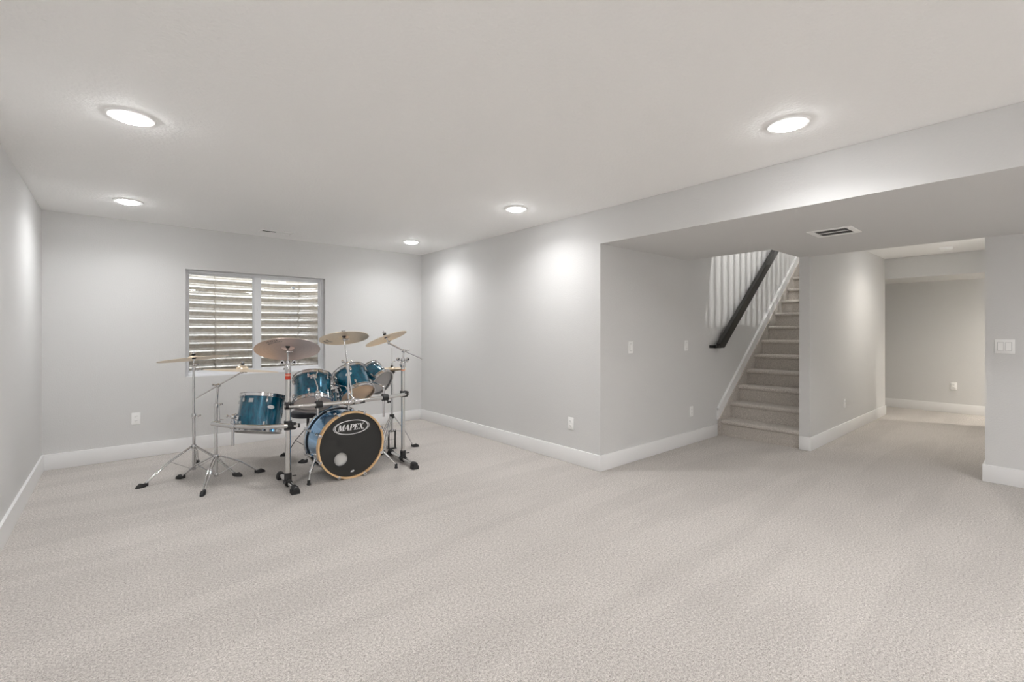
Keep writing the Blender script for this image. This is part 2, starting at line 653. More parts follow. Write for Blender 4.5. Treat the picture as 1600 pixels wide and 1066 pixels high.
# ------------------------------------------------------------------ stairs
RISE, RUN, X0 = 0.1940, 0.2400, 5.625
YS0, YS1 = 1.80, 2.655
st = thing('staircase', (X0, 2.2, 0), 'taupe carpeted straight staircase going up beside the alcove wall', 'staircase')
def step_mesh(n):
    z1 = RISE * n
    xa = X0 + RUN * (n - 1)
    z0 = 0.0 if n == 1 else RISE * (n - 1) - 0.02
    xb = min(xa + RUN + 0.04, 8.73)
    # rounded nosing profile in x-z
    pr = [(xb, z0), (xa + 0.012, z0), (xa + 0.010, z1 - 0.055)]
    for k in range(9):
        a = PI * (1.0 + 0.16) - (PI * 0.66) * k / 8
        pr.append((xa + 0.010 + 0.028 * math.cos(a), z1 - 0.028 + 0.028 * math.sin(a)))
    pr.append((xb, z1))
    m = MB()
    m.prism([(x, YS0 + 0.002, z) for x, z in pr], (0, YS1 - YS0 - 0.002, 0))
    return m
for n in range(1, 14):
    step_mesh(n).build('step', STAIRC, st, angle=50)
sl = RISE / RUN
m = MB()
xs, xe = 5.585, 8.72
zt = lambda x: 0.215 + (x - 5.585) * sl       # underside of the white trim
m.prism([(xs, YS1, 0), (xe, YS1, 0), (xe, YS1, zt(xe)), (xs, YS1, zt(xs))], (0, YA - YS1 - 0.001, 0))
tag(m.build('side_panel', STAIRC, st, smooth=False), 'carpeted side strip')
m = MB()
m.prism([(5.565, YA - 0.022, 0.200), (5.565, YA - 0.022, 0.335), (xe, YA - 0.022, 0.335 + (xe - 5.565) * sl), (xe, YA - 0.022, 0.200 + (xe - 5.565) * sl)], (0, 0.0215, 0))
m.prism([(5.565, YA - 0.030, 0.320), (5.565, YA - 0.030, 0.338), (xe, YA - 0.030, 0.338 + (xe - 5.565) * sl), (xe, YA - 0.030, 0.320 + (xe - 5.565) * sl)], (0, 0.0295, 0))
struct(m.build('trim_1', TRIM, smooth=False), 'white sloping skirting trim climbing beside the stairs', 'trim')

hr = thing('handrail', (5.5, 2.62, 1.1), 'black wooden handrail climbing the wall above the stairs', 'handrail')
m = MB()
def railprof(x): return 1.085 + (x - 5.47) * 0.800
xa, xb = 5.47, 8.9
m.prism([(xa, 2.595, railprof(xa) - 0.004), (xa + 0.10, 2.595, railprof(xa) - 0.004), (xb, 2.595, railprof(xb) - 0.084), (xb, 2.595, railprof(xb) + 0.045), (xa - 0.015, 2.595, railprof(xa) + 0.045)], (0, 0.045, 0))
m.build('rail', BLACKM, hr, smooth=False)
m = MB(); m.box((5.375, 2.598, 1.078), (5.49, 2.638, 1.118), 0.006); m.box((5.375, 2.61, 1.080), (5.410, 2.69, 1.116), 0.005)
m.build('end_return', BLACKM, hr)
for x in (6.0, 7.3, 8.5):
    m = MB(); m.path([(x, 2.69, railprof(x) - 0.09), (x, 2.63, railprof(x) - 0.09), (x, 2.617, railprof(x) - 0.03)], 0.007)
    m.lathe([(0, 0), (0.03, 0), (0.03, 0.006), (0, 0.006)], frame_z((x, 2.69, railprof(x) - 0.09), (0, -1, 0)), 20)
    m.build('bracket', BLACKM, hr)

bal = thing('balustrade', (7.1, 1.83, 2.7), 'upper landing balustrade beside the stairwell', 'balustrade')
for k in range(26):
    m = MB(); x = 5.52 + k * 0.098
    m.box((x, 1.765, 2.7), (x + 0.032, 1.797, 3.62)); m.build('baluster', TRIM, bal, smooth=False)
m = MB(); m.box((5.45, 1.755, 3.62), (8.2, 1.805, 3.67), 0.008); m.build('top_rail', BLACKM, bal)

# ------------------------------------------------------------------ ceiling lights, vents, detector
def ceiling_light(x, y, z, label):
    t = thing('recessed_light', (x, y, z), label, 'ceiling light', 'recessed ceiling lights')
    M = Matrix.Translation((x, y, z))
    m = MB(); m.lathe([(0.072, -0.004), (0.080, -0.009), (0.098, -0.008), (0.106, -0.001), (0.106, 0.0)], M, 48)
    m.build('trim_ring', ENAMEL, t)
    m = MB(); m.lathe([(0.074, -0.004), (0.068, -0.015), (0.048, -0.0225), (0.02, -0.025), (0, -0.0253)], M, 48)
    m.build('lens', LENS, t)
    ld = bpy.data.lights.new('downlight_beam', 'AREA')
    ld.shape = 'DISK'; ld.size = 0.075; ld.energy = LAMP; ld.color = LAMP_COLOR
    ld.spread = math.radians(150)
    lo = bpy.data.objects.new('downlight_beam', ld)
    lo.location = (0, 0, -0.0265)
    lo.parent = t
    COL.objects.link(lo)
    return t
first = ceiling_light(0.03, 3.105, H, 'round lit recessed ceiling light nearest the upper left corner, the largest one')
lights = [((0.03, 5.13, H), 'round lit recessed ceiling light above the left cymbal stand, beside the left wall'),
          ((2.725, 3.17, H), 'round lit recessed ceiling light above the middle of the long right wall'),
          ((2.735, 5.18, H), 'small looking lit recessed ceiling light in the far corner above the drums'),
          ((2.73, 0.93, H), 'round lit recessed ceiling light next to the soffit above the stair area'),
          ((0.03, 0.95, H), 'round recessed ceiling light above the viewpoint'),
          ((2.73, -1.2, H), 'added recessed fill light behind the viewpoint on the soffit side'),  # this pair is added behind the camera for even fill
          ((0.05, -1.2, H), 'added recessed fill light behind the viewpoint on the wall side'),
          ((0.05, -2.6, H), 'added recessed fill light by the rear wall on the left wall side'),  # rear row of three added to lift the ambient light
          ((1.40, -2.6, H), 'added recessed fill light by the rear wall, middle of the row'),
          ((2.73, -2.6, H), 'added recessed fill light by the rear wall on the soffit side'),
          ((4.45, -0.70, HS), 'added recessed fill light under the soffit, beyond the right edge'),  # both soffit lamps are added fill for the stair side
          ((4.45, -2.3, HS), 'added recessed fill light under the soffit, well behind the viewpoint'),
          ((9.45, -0.75, 2.085), 'added recessed fill light in the far space beyond the hall, out of view'),  # added unseen lamp that brightens the far hall wall
          ((7.60, 0.85, H), 'round recessed ceiling light farther inside the hall, in front of the header')]
for loc, lab in lights:
    c_ = copy_thing(first, loc, 0, lab)
    if loc[2] == HS and loc[0] < 5:     # dimmer fill cans added under the soffit
        for ch in c_.children:
            if ch.type == 'LIGHT':
                ch.data = ch.data.copy()
                ch.data.energy = LAMP * 0.55
    if loc[0] > 5:                      # warmer lamps: the hall's own and the one added beyond it
        for ch in c_.children:
            if ch.type == 'LIGHT':
                ch.data = ch.data.copy()
                ch.data.color = (1.0, 0.93, 0.82)
                ch.data.energy = LAMP * (1.4 if loc[0] < 9 else 5.0)

# slim register near the back wall
vt = thing('ceiling_vent', (1.31, 5.64, H), 'slim white ceiling vent above the window', 'vent')
m = MB(); ring_pts = None
def flat_ring(m, x0, x1, y0, y1, b, z0, z1, bx=None):
    bx = b if bx is None else bx
    m.box((x0, y0, z0), (x0 + bx, y1, z1), 0.0015); m.box((x1 - bx, y0, z0), (x1, y1, z1), 0.0015)
    m.box((x0 + bx, y0, z0), (x1 - bx, y0 + b, z1), 0.0015); m.box((x0 + bx, y1 - b, z0), (x1 - bx, y1, z1), 0.0015)
flat_ring(m, 1.14, 1.48, 5.575, 5.705, 0.028, H - 0.007, H - 0.0005)
m.build('vent_frame', ENAMEL, vt)
m = MB(); m.box((1.165, 5.60, H - 0.0015), (1.455, 5.68, H - 0.0005)); m.build('backing', DARK, vt, smooth=False)
m = MB()
for k in range(5):
    y = 5.607 + k * 0.0165
    if k in (0, 4):
        m.box((1.168, y, H - 0.006), (1.308, y + 0.012, H - 0.003))
    m.box((1.312, y - 0.006, H - 0.006), (1.452, y + 0.0102, H - 0.003))
m.box((1.305, 5.60, H - 0.0065), (1.315, 5.68, H - 0.001))
m.build('louvers', ENAMEL, vt, smooth=False)

vt = thing('ceiling_vent', (4.36, 1.15, HS), 'square white vent with dark slots under the soffit', 'vent')
m = MB(); flat_ring(m, 4.205, 4.515, 1.00, 1.30, 0.042, HS - 0.008, HS - 0.0005, 0.038)
m.build('vent_frame', ENAMEL, vt)
m = MB(); m.box((4.24, 1.04, HS - 0.0015), (4.48, 1.26, HS - 0.0005)); m.build('backing', DARK, vt, smooth=False)
m = MB()
m.box((4.357, 1.042, HS - 0.007), (4.366, 1.258, HS - 0.001))
m.build('divider', ENAMEL, vt, smooth=False)
m = MB()
for k in range(22):
    y = 1.046 + k * 0.0098
    m.box((4.243, y, HS - 0.0045), (4.477, y + 0.0011, HS - 0.001))
m.build('louvers', SLOT, vt, smooth=False)

sd = thing('smoke_detector', (8.35, 0.94, H), 'round white smoke detector on the hall ceiling', 'smoke detector')
M = Matrix.Translation((8.35, 0.94, H))
m = MB(); m.lathe([(0, 0), (0.072, 0), (0.072, -0.012), (0, -0.012)], M, 32); m.build('base', PLATE, sd)
m = MB(); m.lathe([(0.066, -0.012), (0.064, -0.03), (0.048, -0.043), (0.02, -0.047), (0, -0.047)], M, 32); m.build('cover', PLATE, sd)

# ------------------------------------------------------------------ outlets and switches (local: face -y, origin on wall)
def outlet_proto():
    t = thing('wall_outlet', (0, 0, 0), '', 'outlet', 'white wall outlets')
    m = MB(); m.box((-0.036, -0.006, -0.059), (0.036, 0, 0.059), 0.003); m.build('cover_plate', PLATE, t)
    for s in (-1, 1):
        m = MB(); m.box((-0.016, -0.0085, s * 0.021 - 0.0145), (0.016, -0.005, s * 0.021 + 0.0145), 0.003)
        r = m.build('receptacle', PLATE, t)
        m = MB()
        m.box((-0.0085, -0.0092, s * 0.021 - 0.002), (-0.006, -0.008, s * 0.021 + 0.007)); m.box((0.006, -0.0092, s * 0.021 - 0.002), (0.0085, -0.008, s * 0.021 + 0.007))
        m.box((-0.002, -0.0092, s * 0.021 - 0.010), (0.002, -0.008, s * 0.021 - 0.006))
        m.build('slots', SLOT, r, smooth=False)
    return t
o1 = outlet_proto()
o1.location = (0.095, YB, 0.400)
o1['label'] = 'white duplex outlet low on the wall left of the cymbal stands'
for loc, rz, lab in [((XR, 3.05, 0.384), -PI / 2, 'white duplex outlet low on the long right wall near the corner'),
                     ((4.955, YA, 0.367), 0, 'white duplex outlet low on the alcove wall left of the stairs'),
                     ((6.86, 1.70, 0.382), 0, 'white duplex outlet low on the hall wall right of the stairs'),
                     ((9.95, 1.035, 0.422), -PI / 2, 'white duplex outlet low on the far hall wall')]:
    copy_thing(o1, loc, rz, lab)

def switch_proto(n):
    t = thing('light_switch', (0, 0, 0), '', 'light switch')
    w = 0.036 + 0.0228 * (n - 1)
    m = MB(); m.box((-w, -0.006, -0.059), (w, 0, 0.059), 0.003); m.build('cover_plate', PLATE, t)
    for k in range(n):
        cx = (k - (n - 1) / 2) * 0.046
        m = MB()
        m.prism([(cx - 0.0165, -0.0055, -0.0335), (cx - 0.0165, -0.0055, 0.0335), (cx - 0.0165, -0.0085, 0.0335), (cx - 0.0165, -0.0105, -0.0335)], (0.033, 0, 0))
        r = m.build('rocker', PLATE, t, smooth=False)
        m = MB()
        for (x0, x1, z0, z1) in ((-0.0185, -0.0168, -0.0355, 0.0355), (0.0168, 0.0185, -0.0355, 0.0355), (-0.0168, 0.0168, 0.0338, 0.0355), (-0.0168, 0.0168, -0.0355, -0.0338)):
            m.box((cx + x0, -0.0066, z0), (cx + x1, -0.0055, z1))
        m.build('gap', SLOT, r, smooth=False)
    return t
s1 = switch_proto(1)
s1.location = (3.792, YA, 1.124)
s1['label'] = 'single white rocker switch on the alcove wall nearer the outside corner'
copy_thing(s1, (4.843, YA, 1.121), 0, 'single white rocker switch on the alcove wall nearer the stairs')
s2 = switch_proto(2)
s2.location = (XE, 0.276, 1.154)
s2.rotation_euler = (0, 0, -PI / 2)
s2['label'] = 'double white rocker switch on the wall at the right edge'

# ------------------------------------------------------------------ drum hardware helpers
def wingnut(m, p, d, s=1.0):
    """a T wing bolt sticking out of p along d."""
    p, d = V(p), V(d).normalized()
    m.tube(p, p + d * 0.022 * s, 0.005 * s, n=8)
    side = d.cross(V((0, 0, 1)))
    if side.length < 0.1: side = V((1, 0, 0))
    side.normalize()
    q = p + d * 0.022 * s
    for k in (-1, 1):
        m.ball(q + side * k * 0.012 * s, 0.008 * s, (1, 1, 1))
    return m

def collar(m, p, d, r, L):
    p, d = V(p), V(d).normalized()
    m.lathe([(0, -L / 2), (r * 0.92, -L / 2), (r, -L / 2 + 0.003), (r, L / 2 - 0.003), (r * 0.92, L / 2), (0, L / 2)], frame_z(p, d), 16)
    return m

def rubber_foot(tip, heel, w=0.017):
    """wedge shaped rubber boot lying along the leg end, sole on the carpet."""
    tip, heel = V(tip), V(heel)
    d = tip - heel; d.z = 0; d.normalize()
    s = V((-d.y, d.x, 0))
    m = MB()
    sec = [(-0.004, heel.z, 0.6), (0.022, heel.z * 0.72, 0.9), (0.05, 0.030, 1.0), (0.075, 0.014, 0.75), (0.082, 0.006, 0.5)]
    base = V((heel.x, heel.y, 0)) - d * 0.01
    bm = m.bm
    rings = []
    for t, h, ww in sec:
        zc0 = 0.0 if t > 0.01 else h - 0.022
        if t < 0.03 and t > 0.01: zc0 = max(0.0, h - 0.034)
        top = h + 0.006
        c = base + d * t
        rg = []
        for sx, z in ((-1, zc0), (-1, (zc0 + top) / 2 + 0.004), (-0.6, top), (0.6, top), (1, (zc0 + top) / 2 + 0.004), (1, zc0)):
            rg.append(bm.verts.new(c + s * (sx * w * ww) + V((0, 0, z + 0.0005))))
        rings.append(rg)
    for a, b in zip(rings[:-1], rings[1:]):
        for k in range(6):
            m.face([a[k], a[(k + 1) % 6], b[(k + 1) % 6], b[k]])
    m.face(rings[0]); m.face(rings[-1])
    return m

def tripod(t, c, zc, zb, feet, double=True, knee=0.55, mat=CHROME, zb_clear=True, r=0.0055):
    """legs hinged at a collar of height zc on the pole at c, braced to a sleeve at zb."""
    c = V((c[0], c[1], 0))
    for fx, fy in feet:
        f = V((fx, fy, 0))
        d = (f - c); R = d.length; d.normalize()
        s = V((-d.y, d.x, 0))
        top = c + d * 0.026 + V((0, 0, zc))
        heel = c + d * (R - 0.070) + V((0, 0, 0.030))
        kn = top.lerp(heel, knee) + V((0, 0, 0.022))
        m = MB()
        if double:
            for k in (-1, 1):
                m.path([top + s * k * 0.007, kn + s * k * 0.012, heel + s * k * 0.007], r)
            m.path([kn - s * 0.014, kn + s * 0.014], r * 1.1)
        else:
            m.path([top, kn, heel], 0.009, flat=(0.014, 0.008))
        leg = m.build('leg', mat, t)
        rubber_foot(f, heel).build('rubber_foot', RUBBER, leg)
        m = MB()
        m.path([kn, c + d * 0.02 + V((0, 0, zb))], 0.004, flat=(0.012, 0.004))
        m.build('brace', mat, t)
    m = MB()
    collar(m, c + V((0, 0, zc)), (0, 0, 1), 0.021, 0.034)
    for fx, fy in feet:
        d = (V((fx, fy, 0)) - c).normalized()
        m.tube(c + V((0, 0, zc)), c + d * 0.032 + V((0, 0, zc)), 0.009, n=10)
    m.build('leg_collar', mat, t)
    m = MB(); collar(m, c + V((0, 0, zb)), (0, 0, 1), 0.018, 0.026); m.build('brace_collar', mat, t)

def tilter(m, p, axis):
    """ratchet block under a cymbal."""
    p = V(p)
    m.ball(p, 0.014)
    m.tube(p - V((0.014, 0.0, 0)), p + V((0.014, 0, 0)), 0.011, n=12)
    wingnut(m, p + V((0.012, 0, 0)), (1, 0.2, -0.1), 0.9)
    return m

def cymbal(name, c, axis, R, label, cat, mat, group=None, bell=0.18, bow=0.06, rise=0.12):
    """c = mounting point at the middle of the bell underside."""
    o_m = MB()
    M = frame_z(c, axis)
    t = 0.0022
    top = []
    bh = R * rise
    edge = R * bow
    for k in range(7):
        a = k / 6
        top.append((0.006 + (R * bell - 0.006) * math.sin(a * PI / 2), -bh * (1 - math.cos(a * PI / 2))))
    for k in range(1, 9):
        a = k / 8
        top.append((R * bell + (R - R * bell) * a, -bh - edge * (0.55 * a + 0.45 * a * a)))
    # a rounder bell shoulder
    prof = [(r, z) for r, z in top]
    prof2 = [(r, z - t) for r, z in reversed(top)]
    o_m.lathe(prof + prof2, M, 64, closed=True)
    o = o_m.build(name, mat, None, angle=40, origin=c)
    tag(o, label, cat, group)
    # put object origin axis so ring pattern stays centred
    return o

def cymbal_logo(o, c, axis, R, ang, side=-1):
    """two short rows of dark maker's lettering, illegible at this size, on the underside."""
    M = frame_z(c, axis)
    m = MB()
    for row, (rr, n, ln) in enumerate(((0.66, 9, 0.070), (0.80, 6, 0.045))):
        for k in range(n):
            a = ang + (k - n / 2) * 0.085
            r0 = R * rr; r1 = r0 + R * (0.085 if k % 2 else 0.06)
            f = (rr - 0.18) / 0.82
            bhz = -R * 0.12 - R * 0.06 * (0.55 * f + 0.45 * f * f) - 0.0035
            p = []
            for (r, da) in ((r0, -0.020), (r0, 0.012), (r1, 0.030), (r1, -0.002)):
                p.append(M @ V((r * math.cos(a + da), r * math.sin(a + da), bhz - (r - r0) * 0.08)))
            m.prism(p, M.to_3x3() @ V((0, 0, -0.0006)))
    m.build('logo', INK, o, smooth=False)

def felt_stack(t, c, axis, below=0.03, above=0.035, big=False):
    """sleeve and felts either side of a cymbal plus wing nut."""
    c, d = V(c), V(axis).normalized()
    m = MB()
    m.lathe([(0, -0.030), (0.012, -0.030), (0.017, -0.022), (0.017, -0.005), (0.007, -0.002), (0.005, 0.010), (0, 0.010)], frame_z(c, d), 16)
    m.lathe([(0.004, 0.003), (0.015, 0.004), (0.016, 0.016), (0.006, 0.018)], frame_z(c, d), 16)
    f = m.build('felt', BLACKP, t)
    m = MB()
    m.tube(c - d * below, c + d * above, 0.0035, n=8)
    q = c + d * 0.024
    m.tube(q - d * 0.006, q + d * 0.006, 0.008, n=10)
    s = d.cross(V((0, 1, 0))).normalized()
    for k in (-1, 1):
        m.ball(q + s * k * 0.012 + d * 0.004, 0.007)
    m.build('wing_nut', CHROME, t)

# ------------------------------------------------------------------ cymbal stands on the left
# straight stand
AX, AY = 0.480, 4.985
t = thing('cymbal_stand', (AX, AY, 0), 'straight chrome tripod cymbal stand nearest the left wall', 'cymbal stand', 'tripod cymbal stands')
tripod(t, (AX, AY), 0.248, 0.055, [(0.075, 4.815), (0.795, 4.632), (0.555, 5.385)], double=True, knee=0.50)
m = MB(); m.tube((AX, AY, 0.045), (AX, AY, 0.53), 0.0135); m.build('lower_tube', CHROME, t)
m = MB(); m.tube((AX, AY, 0.53), (AX, AY, 0.945), 0.0105); m.build('upper_tube', CHROME, t)
m = MB(); collar(m, (AX, AY, 0.525), (0, 0, 1), 0.018, 0.04); wingnut(m, (AX + 0.015, AY - 0.012, 0.525), (0.8, -0.6, 0), 1.2); m.build('height_clamp', CHROME, t)
m = MB(); collar(m, (AX, AY, 0.945), (0, 0, 1), 0.015, 0.035); wingnut(m, (AX + 0.012, AY - 0.010, 0.940), (0.8, -0.6, 0), 1.2)
m.tube((AX, AY, 0.945), (AX, AY, 1.04), 0.006); m.ball((AX, AY, 0.985), 0.013); wingnut(m, (AX + 0.008, AY - 0.008, 0.985), (0.8, -0.6, 0), 0.9)
m.build('tilter', CHROME, t)
pA = V((AX, AY, 1.062))
axA = lean_axis(pA, 4.8, 3.5)
felt_stack(t, pA, axA)
cymbal('ride_cymbal', pA, axA, 0.268, 'wide thin cymbal seen edge on atop the straight stand by the left wall', 'cymbal', BRONZE, 'cymbals of the drum kit', rise=0.06, bow=0.045)

# boom stand
BX, BY = 0.603, 4.628
t = thing('cymbal_stand', (BX, BY, 0), 'chrome tripod boom stand in front of the straight stand', 'cymbal stand', 'tripod cymbal stands')
tripod(t, (BX, BY), 0.212, 0.055, [(0.350, 4.938), (0.985, 4.662), (0.458, 4.265)], double=True, knee=0.55)
m = MB(); m.tube((BX, BY, 0.045), (BX, BY, 0.64), 0.0125); m.build('lower_tube', CHROME, t)
m = MB(); m.tube((BX, BY, 0.64), (BX + 0.012, BY - 0.010, 0.815), 0.0095); m.build('upper_tube', CHROME, t)
m = MB(); collar(m, (BX, BY, 0.645), (0, 0, 1), 0.017, 0.036); wingnut(m, (BX + 0.012, BY - 0.010, 0.655), (0.8, -0.6, 0.1), 1.1)
m.tube((BX + 0.02, BY - 0.012, 0.655), (BX + 0.022, BY - 0.014, 0.53), 0.003); m.tube((BX + 0.022, BY - 0.014, 0.53), (BX + 0.055, BY - 0.03, 0.522), 0.003)
m.build('height_clamp', CHROME, t)
b0, b1 = V((0.470, 4.740, 0.708)), V((0.770, 4.486, 0.932))
m = MB(); m.tube(b0, b1, 0.0055); m.build('boom_arm', CHROME, t)
pv = V((BX + 0.014, BY - 0.012, 0.818))
m = MB(); m.ball(pv, 0.017); m.tube(pv - V((0.02, 0, 0.0)), pv + V((0.02, 0, 0)), 0.010); wingnut(m, pv + V((-0.018, 0, 0.0)), (-0.8, 0.2, 0.3), 1.0); m.build('boom_clamp', CHROME, t)
m = MB(); tilter(m, b1, None); m.tube(b1, b1 + V((0.004, -0.003, 0.045)), 0.006); m.build('tilter', CHROME, t)
pB = b1 + V((0.006, -0.004, 0.060))
axB = lean_axis(pB, -4.6, -1.0)
felt_stack(t, pB, axB)
cymbal('ride_cymbal', pB, axB, 0.278, 'wide cymbal seen edge on, on the boom stand below the window', 'cymbal', BRONZE, 'cymbals of the drum kit', bell=0.17, bow=0.05)

# ------------------------------------------------------------------ rack
LX, LY = 1.034, 4.085
RX, RY = 2.090, 4.128
rk = thing('drum_rack', (1.55, 4.1, 0), 'chrome tube drum rack with black clamps holding the toms', 'drum rack')
def post(x, y, z1, r=0.0175):
    m = MB(); m.tube((x, y, 0.04), (x, y, z1), r, n=20); return m.build('post', SATIN, rk)
post(LX, LY, 0.985, 0.0205)
post(RX, RY, 0.955, 0.0185)
def ground_bar(x, y, p, q):
    p, q = V((*p, 0.036)), V((*q, 0.036))
    m = MB(); m.tube(p, q, 0.0185, n=20); b = m.build('foot_bar', SATIN, rk)
    for e, o_ in ((p, q), (q, p)):
        d = (e - o_).normalized()
        m = MB()
        m.lathe([(0, -0.035), (0.023, -0.035), (0.026, -0.02), (0.029, 0.01), (0.027, 0.028), (0.018, 0.038), (0, 0.040)], frame_z(e, d), 20)
        s = V((-d.y, d.x, 0))
        c = e + d * 0.006
        a = [c + s * 0.030 - d * 0.03, c + s * 0.030 + d * 0.034, c - s * 0.030 + d * 0.034, c - s * 0.030 - d * 0.03]
        m.prism([V((v.x, v.y, 0.0005)) for v in a], (0, 0, 0.030))
        m.build('rubber_tip', RUBBER, b)
    m = MB()
    c = V((x, y, 0.036)); d = (q - p).normalized()
    m.lathe([(0.019, -0.032), (0.029, -0.032), (0.029, 0.032), (0.019, 0.032)], frame_z(c, d), 20)
    m.lathe([(0.018, 0.0), (0.028, 0.0), (0.028, 0.075), (0.020, 0.080)], frame_z(c, (0, 0, 1)), 20)
    m.tube(c + V((0.03, -0.01, 0.05)), c + V((0.06, -0.02, 0.05)), 0.004, n=8)
    m.build('clamp', BLACKP, rk)
ground_bar(LX, LY, (1.033, 3.885), (1.040, 4.335))
ground_bar(RX, RY, (2.070, 3.865), (2.105, 4.420))

def arc_pts(a, b, sag, n=18):
    a, b = V(a), V(b)
    return [a.lerp(b, k / n) + V(sag) * (4 * (k / n) * (1 - k / n)) for k in range(n + 1)]
BARZ = 0.668
mb0, mb1 = V((LX - 0.03, LY - 0.028, BARZ)), V((RX + 0.045, RY - 0.015, BARZ))
bar_sag = V((-0.03, -0.125, 0))
m = MB(); m.path(arc_pts(mb0, mb1, bar_sag), 0.0175, n=16); m.build('cross_bar', SATIN, rk)
def bar_at(x):
    ps = arc_pts(mb0, mb1, bar_sag, 60)
    return min(ps, key=lambda p: abs(p.x - x))
# side bar running back to the boom stand
sb0, sb1 = V((LX + 0.062, LY - 0.070, 0.508)), V((0.575, 4.605, 0.500))
m = MB(); m.path(arc_pts(sb0, sb1, (-0.06, -0.07, 0)), 0.0180, n=16); sb = m.build('side_bar', SATIN, rk)
d = (sb0 - arc_pts(sb0, sb1, (-0.06, -0.07, 0))[1]).normalized()
m = MB(); m.lathe([(0, 0.0), (0.019, 0.0), (0.019, 0.008), (0.014, 0.012), (0, 0.012)], frame_z(sb0, d), 16); m.build('end_cap', BLACKP, sb)

def rack_clamp(p, post_axis=(0, 0, 1), bar_dir=(1, 0, 0), off=None, mat=BLACKP, L=0.05, r=0.028):
    m = MB()
    p = V(p)
    m.lathe([(0.017, -L / 2), (r, -L / 2), (r + 0.002, -L / 4), (r + 0.002, L / 4), (r, L / 2), (0.017, L / 2)], frame_z(p, bar_dir), 20)
    if off is not None:
        q = p + V(off)
        m.lathe([(0.015, -L / 2), (r, -L / 2), (r, L / 2), (0.015, L / 2)], frame_z(q, post_axis), 20)
        m.box((-0.012, -0.018, 0), (0.012, 0.018, V(off).length), 0.003, frame_z(p, V(off)))
    wingnut(m, p + V((0.004, -0.026, 0.012)), (0.2, -1, 0.5), 1.0)
    return m.build('clamp', mat, rk)
rack_clamp(mb0 + V((0.03, 0.0, 0)), off=(0.0, 0.030, 0), L=0.06, r=0.026)
rack_clamp(mb1 - V((0.04, 0, 0)), off=(-0.002, 0.018, 0), L=0.06, r=0.030)
sbd = (sb1 - sb0).normalized()
rack_clamp(V((LX + 0.012, LY - 0.036, 0.506)), bar_dir=sbd, off=(-0.012, 0.036, 0), L=0.075, r=0.030)
rack_clamp(V((BX - 0.006, BY - 0.034, 0.500)), bar_dir=sbd, off=(0.006, 0.034, 0), mat=SATIN, L=0.03, r=0.021)
# tapes on the posts
for (x, y, z0, z1, mat, rr) in ((LX, LY, 0.885, 0.913, RED, 0.0212), (LX, LY, 0.915, 0.925, ORANGE, 0.0211), (LX, LY, 0.926, 0.934, RED, 0.0212), (RX, RY, 0.893, 0.908, ORANGE, 0.0192)):
    m = MB(); m.lathe([(rr - 0.002, z0), (rr, z0), (rr, z1), (rr - 0.002, z1)], Matrix.Translation((x, y, 0)), 20)
    o = m.build('tape', mat, rk)
# top clamps of the posts
def post_top(x, y, z):
    m = MB()
    collar(m, (x, y, z), (0, 0, 1), 0.025, 0.055)
    collar(m, (x, y, z + 0.045), (0, 0, 1), 0.017, 0.04)
    r_, u_, v_ = view_frame((x, y, z))
    for k in (-1, 1):
        m.tube(V((x, y, z + 0.04)), V((x, y, z + 0.05)) + r_ * k * 0.036, 0.008, n=10)
        q = V((x, y, z + 0.052)) + r_ * k * 0.044
        m.lathe([(0.0095, -0.012), (0.018, -0.010), (0.019, 0.006), (0.015, 0.012), (0.0095, 0.012)], frame_z(q, (0, -1, 0)), 18, closed=True)
        kb = MB(); kb.lathe([(0, -0.006), (0.0095, -0.006), (0.0095, 0.006), (0, 0.006)], frame_z(q, (0, -1, 0)), 14)
        kb.build('knob_core', BLACKP, rk)
        m.tube(V((x, y, z)) , V((x, y, z - 0.005)) + r_ * -0.036, 0.006, n=10)
    return m.build('post_clamp', CHROME, rk)
post_top(LX, LY, 0.975)
post_top(RX, RY, 0.955)

# ---- cymbal arms on the rack
pt = V((1.022, 4.095, 1.168))
pt = V((LX, LY, 1.172))
t = thing('cymbal_boom', (LX, LY, 0.99), 'short chrome cymbal arm on top of the left rack post', 'cymbal arm', 'cymbal arms on the rack')
ax = lean_axis(pt, -1.0, 22)
pt_t = pt - ax * 0.062
m = MB(); m.tube((LX, LY, 0.99), pt_t, 0.0075); m.build('rod', CHROME, t)
m = MB(); tilter(m, pt_t, None); m.tube(pt_t, pt - ax * 0.01, 0.006); m.build('tilter', CHROME, t)
felt_stack(t, pt, ax)
c1 = cymbal('crash_cymbal', pt, ax, 0.246, 'large dusky cymbal tipped forward in front of the window', 'cymbal', BRONZED, 'cymbals of the drum kit', bell=0.2)
cymbal_logo(c1, pt, ax, 0.246, math.radians(60))

# centre arm: long pole through the bar, angled rod up
bp = bar_at(1.497)
t = thing('cymbal_boom', (bp.x, bp.y, 0.6), 'tall chrome cymbal arm clamped to the middle of the rack bar', 'cymbal arm', 'cymbal arms on the rack')
px_, py_ = bp.x, bp.y + 0.030
m = MB(); m.tube((px_, py_, 0.60), (px_ - 0.006, py_ + 0.004, 0.985), 0.0095); m.build('pole', CHROME, t)
sp = V((1.478, 4.040, 1.256))
axs = lean_axis(sp, 5.0, 16)
spt = sp - axs * 0.045
hd = V((px_ - 0.004, py_ + 0.012, 0.995))
dirr = (hd - spt).normalized()
m = MB(); m.tube(spt, hd + dirr * 0.27, 0.0075); m.build('rod', CHROME, t)
m = MB(); m.ball(hd, 0.020); collar(m, hd - V((0, 0, 0.025)), (0, 0, 1), 0.016, 0.05); wingnut(m, hd + V((-0.014, 0, 0.012)), (-1, 0.3, 0.4), 1.4); wingnut(m, hd + V((0.010, 0, 0.016)), (0.9, -0.3, 0.3), 1.0); m.build('hinge', CHROME, t)
m = MB(); tilter(m, spt, None); m.tube(spt, sp - axs * 0.01, 0.006); m.build('tilter', CHROME, t)
felt_stack(t, sp, axs)
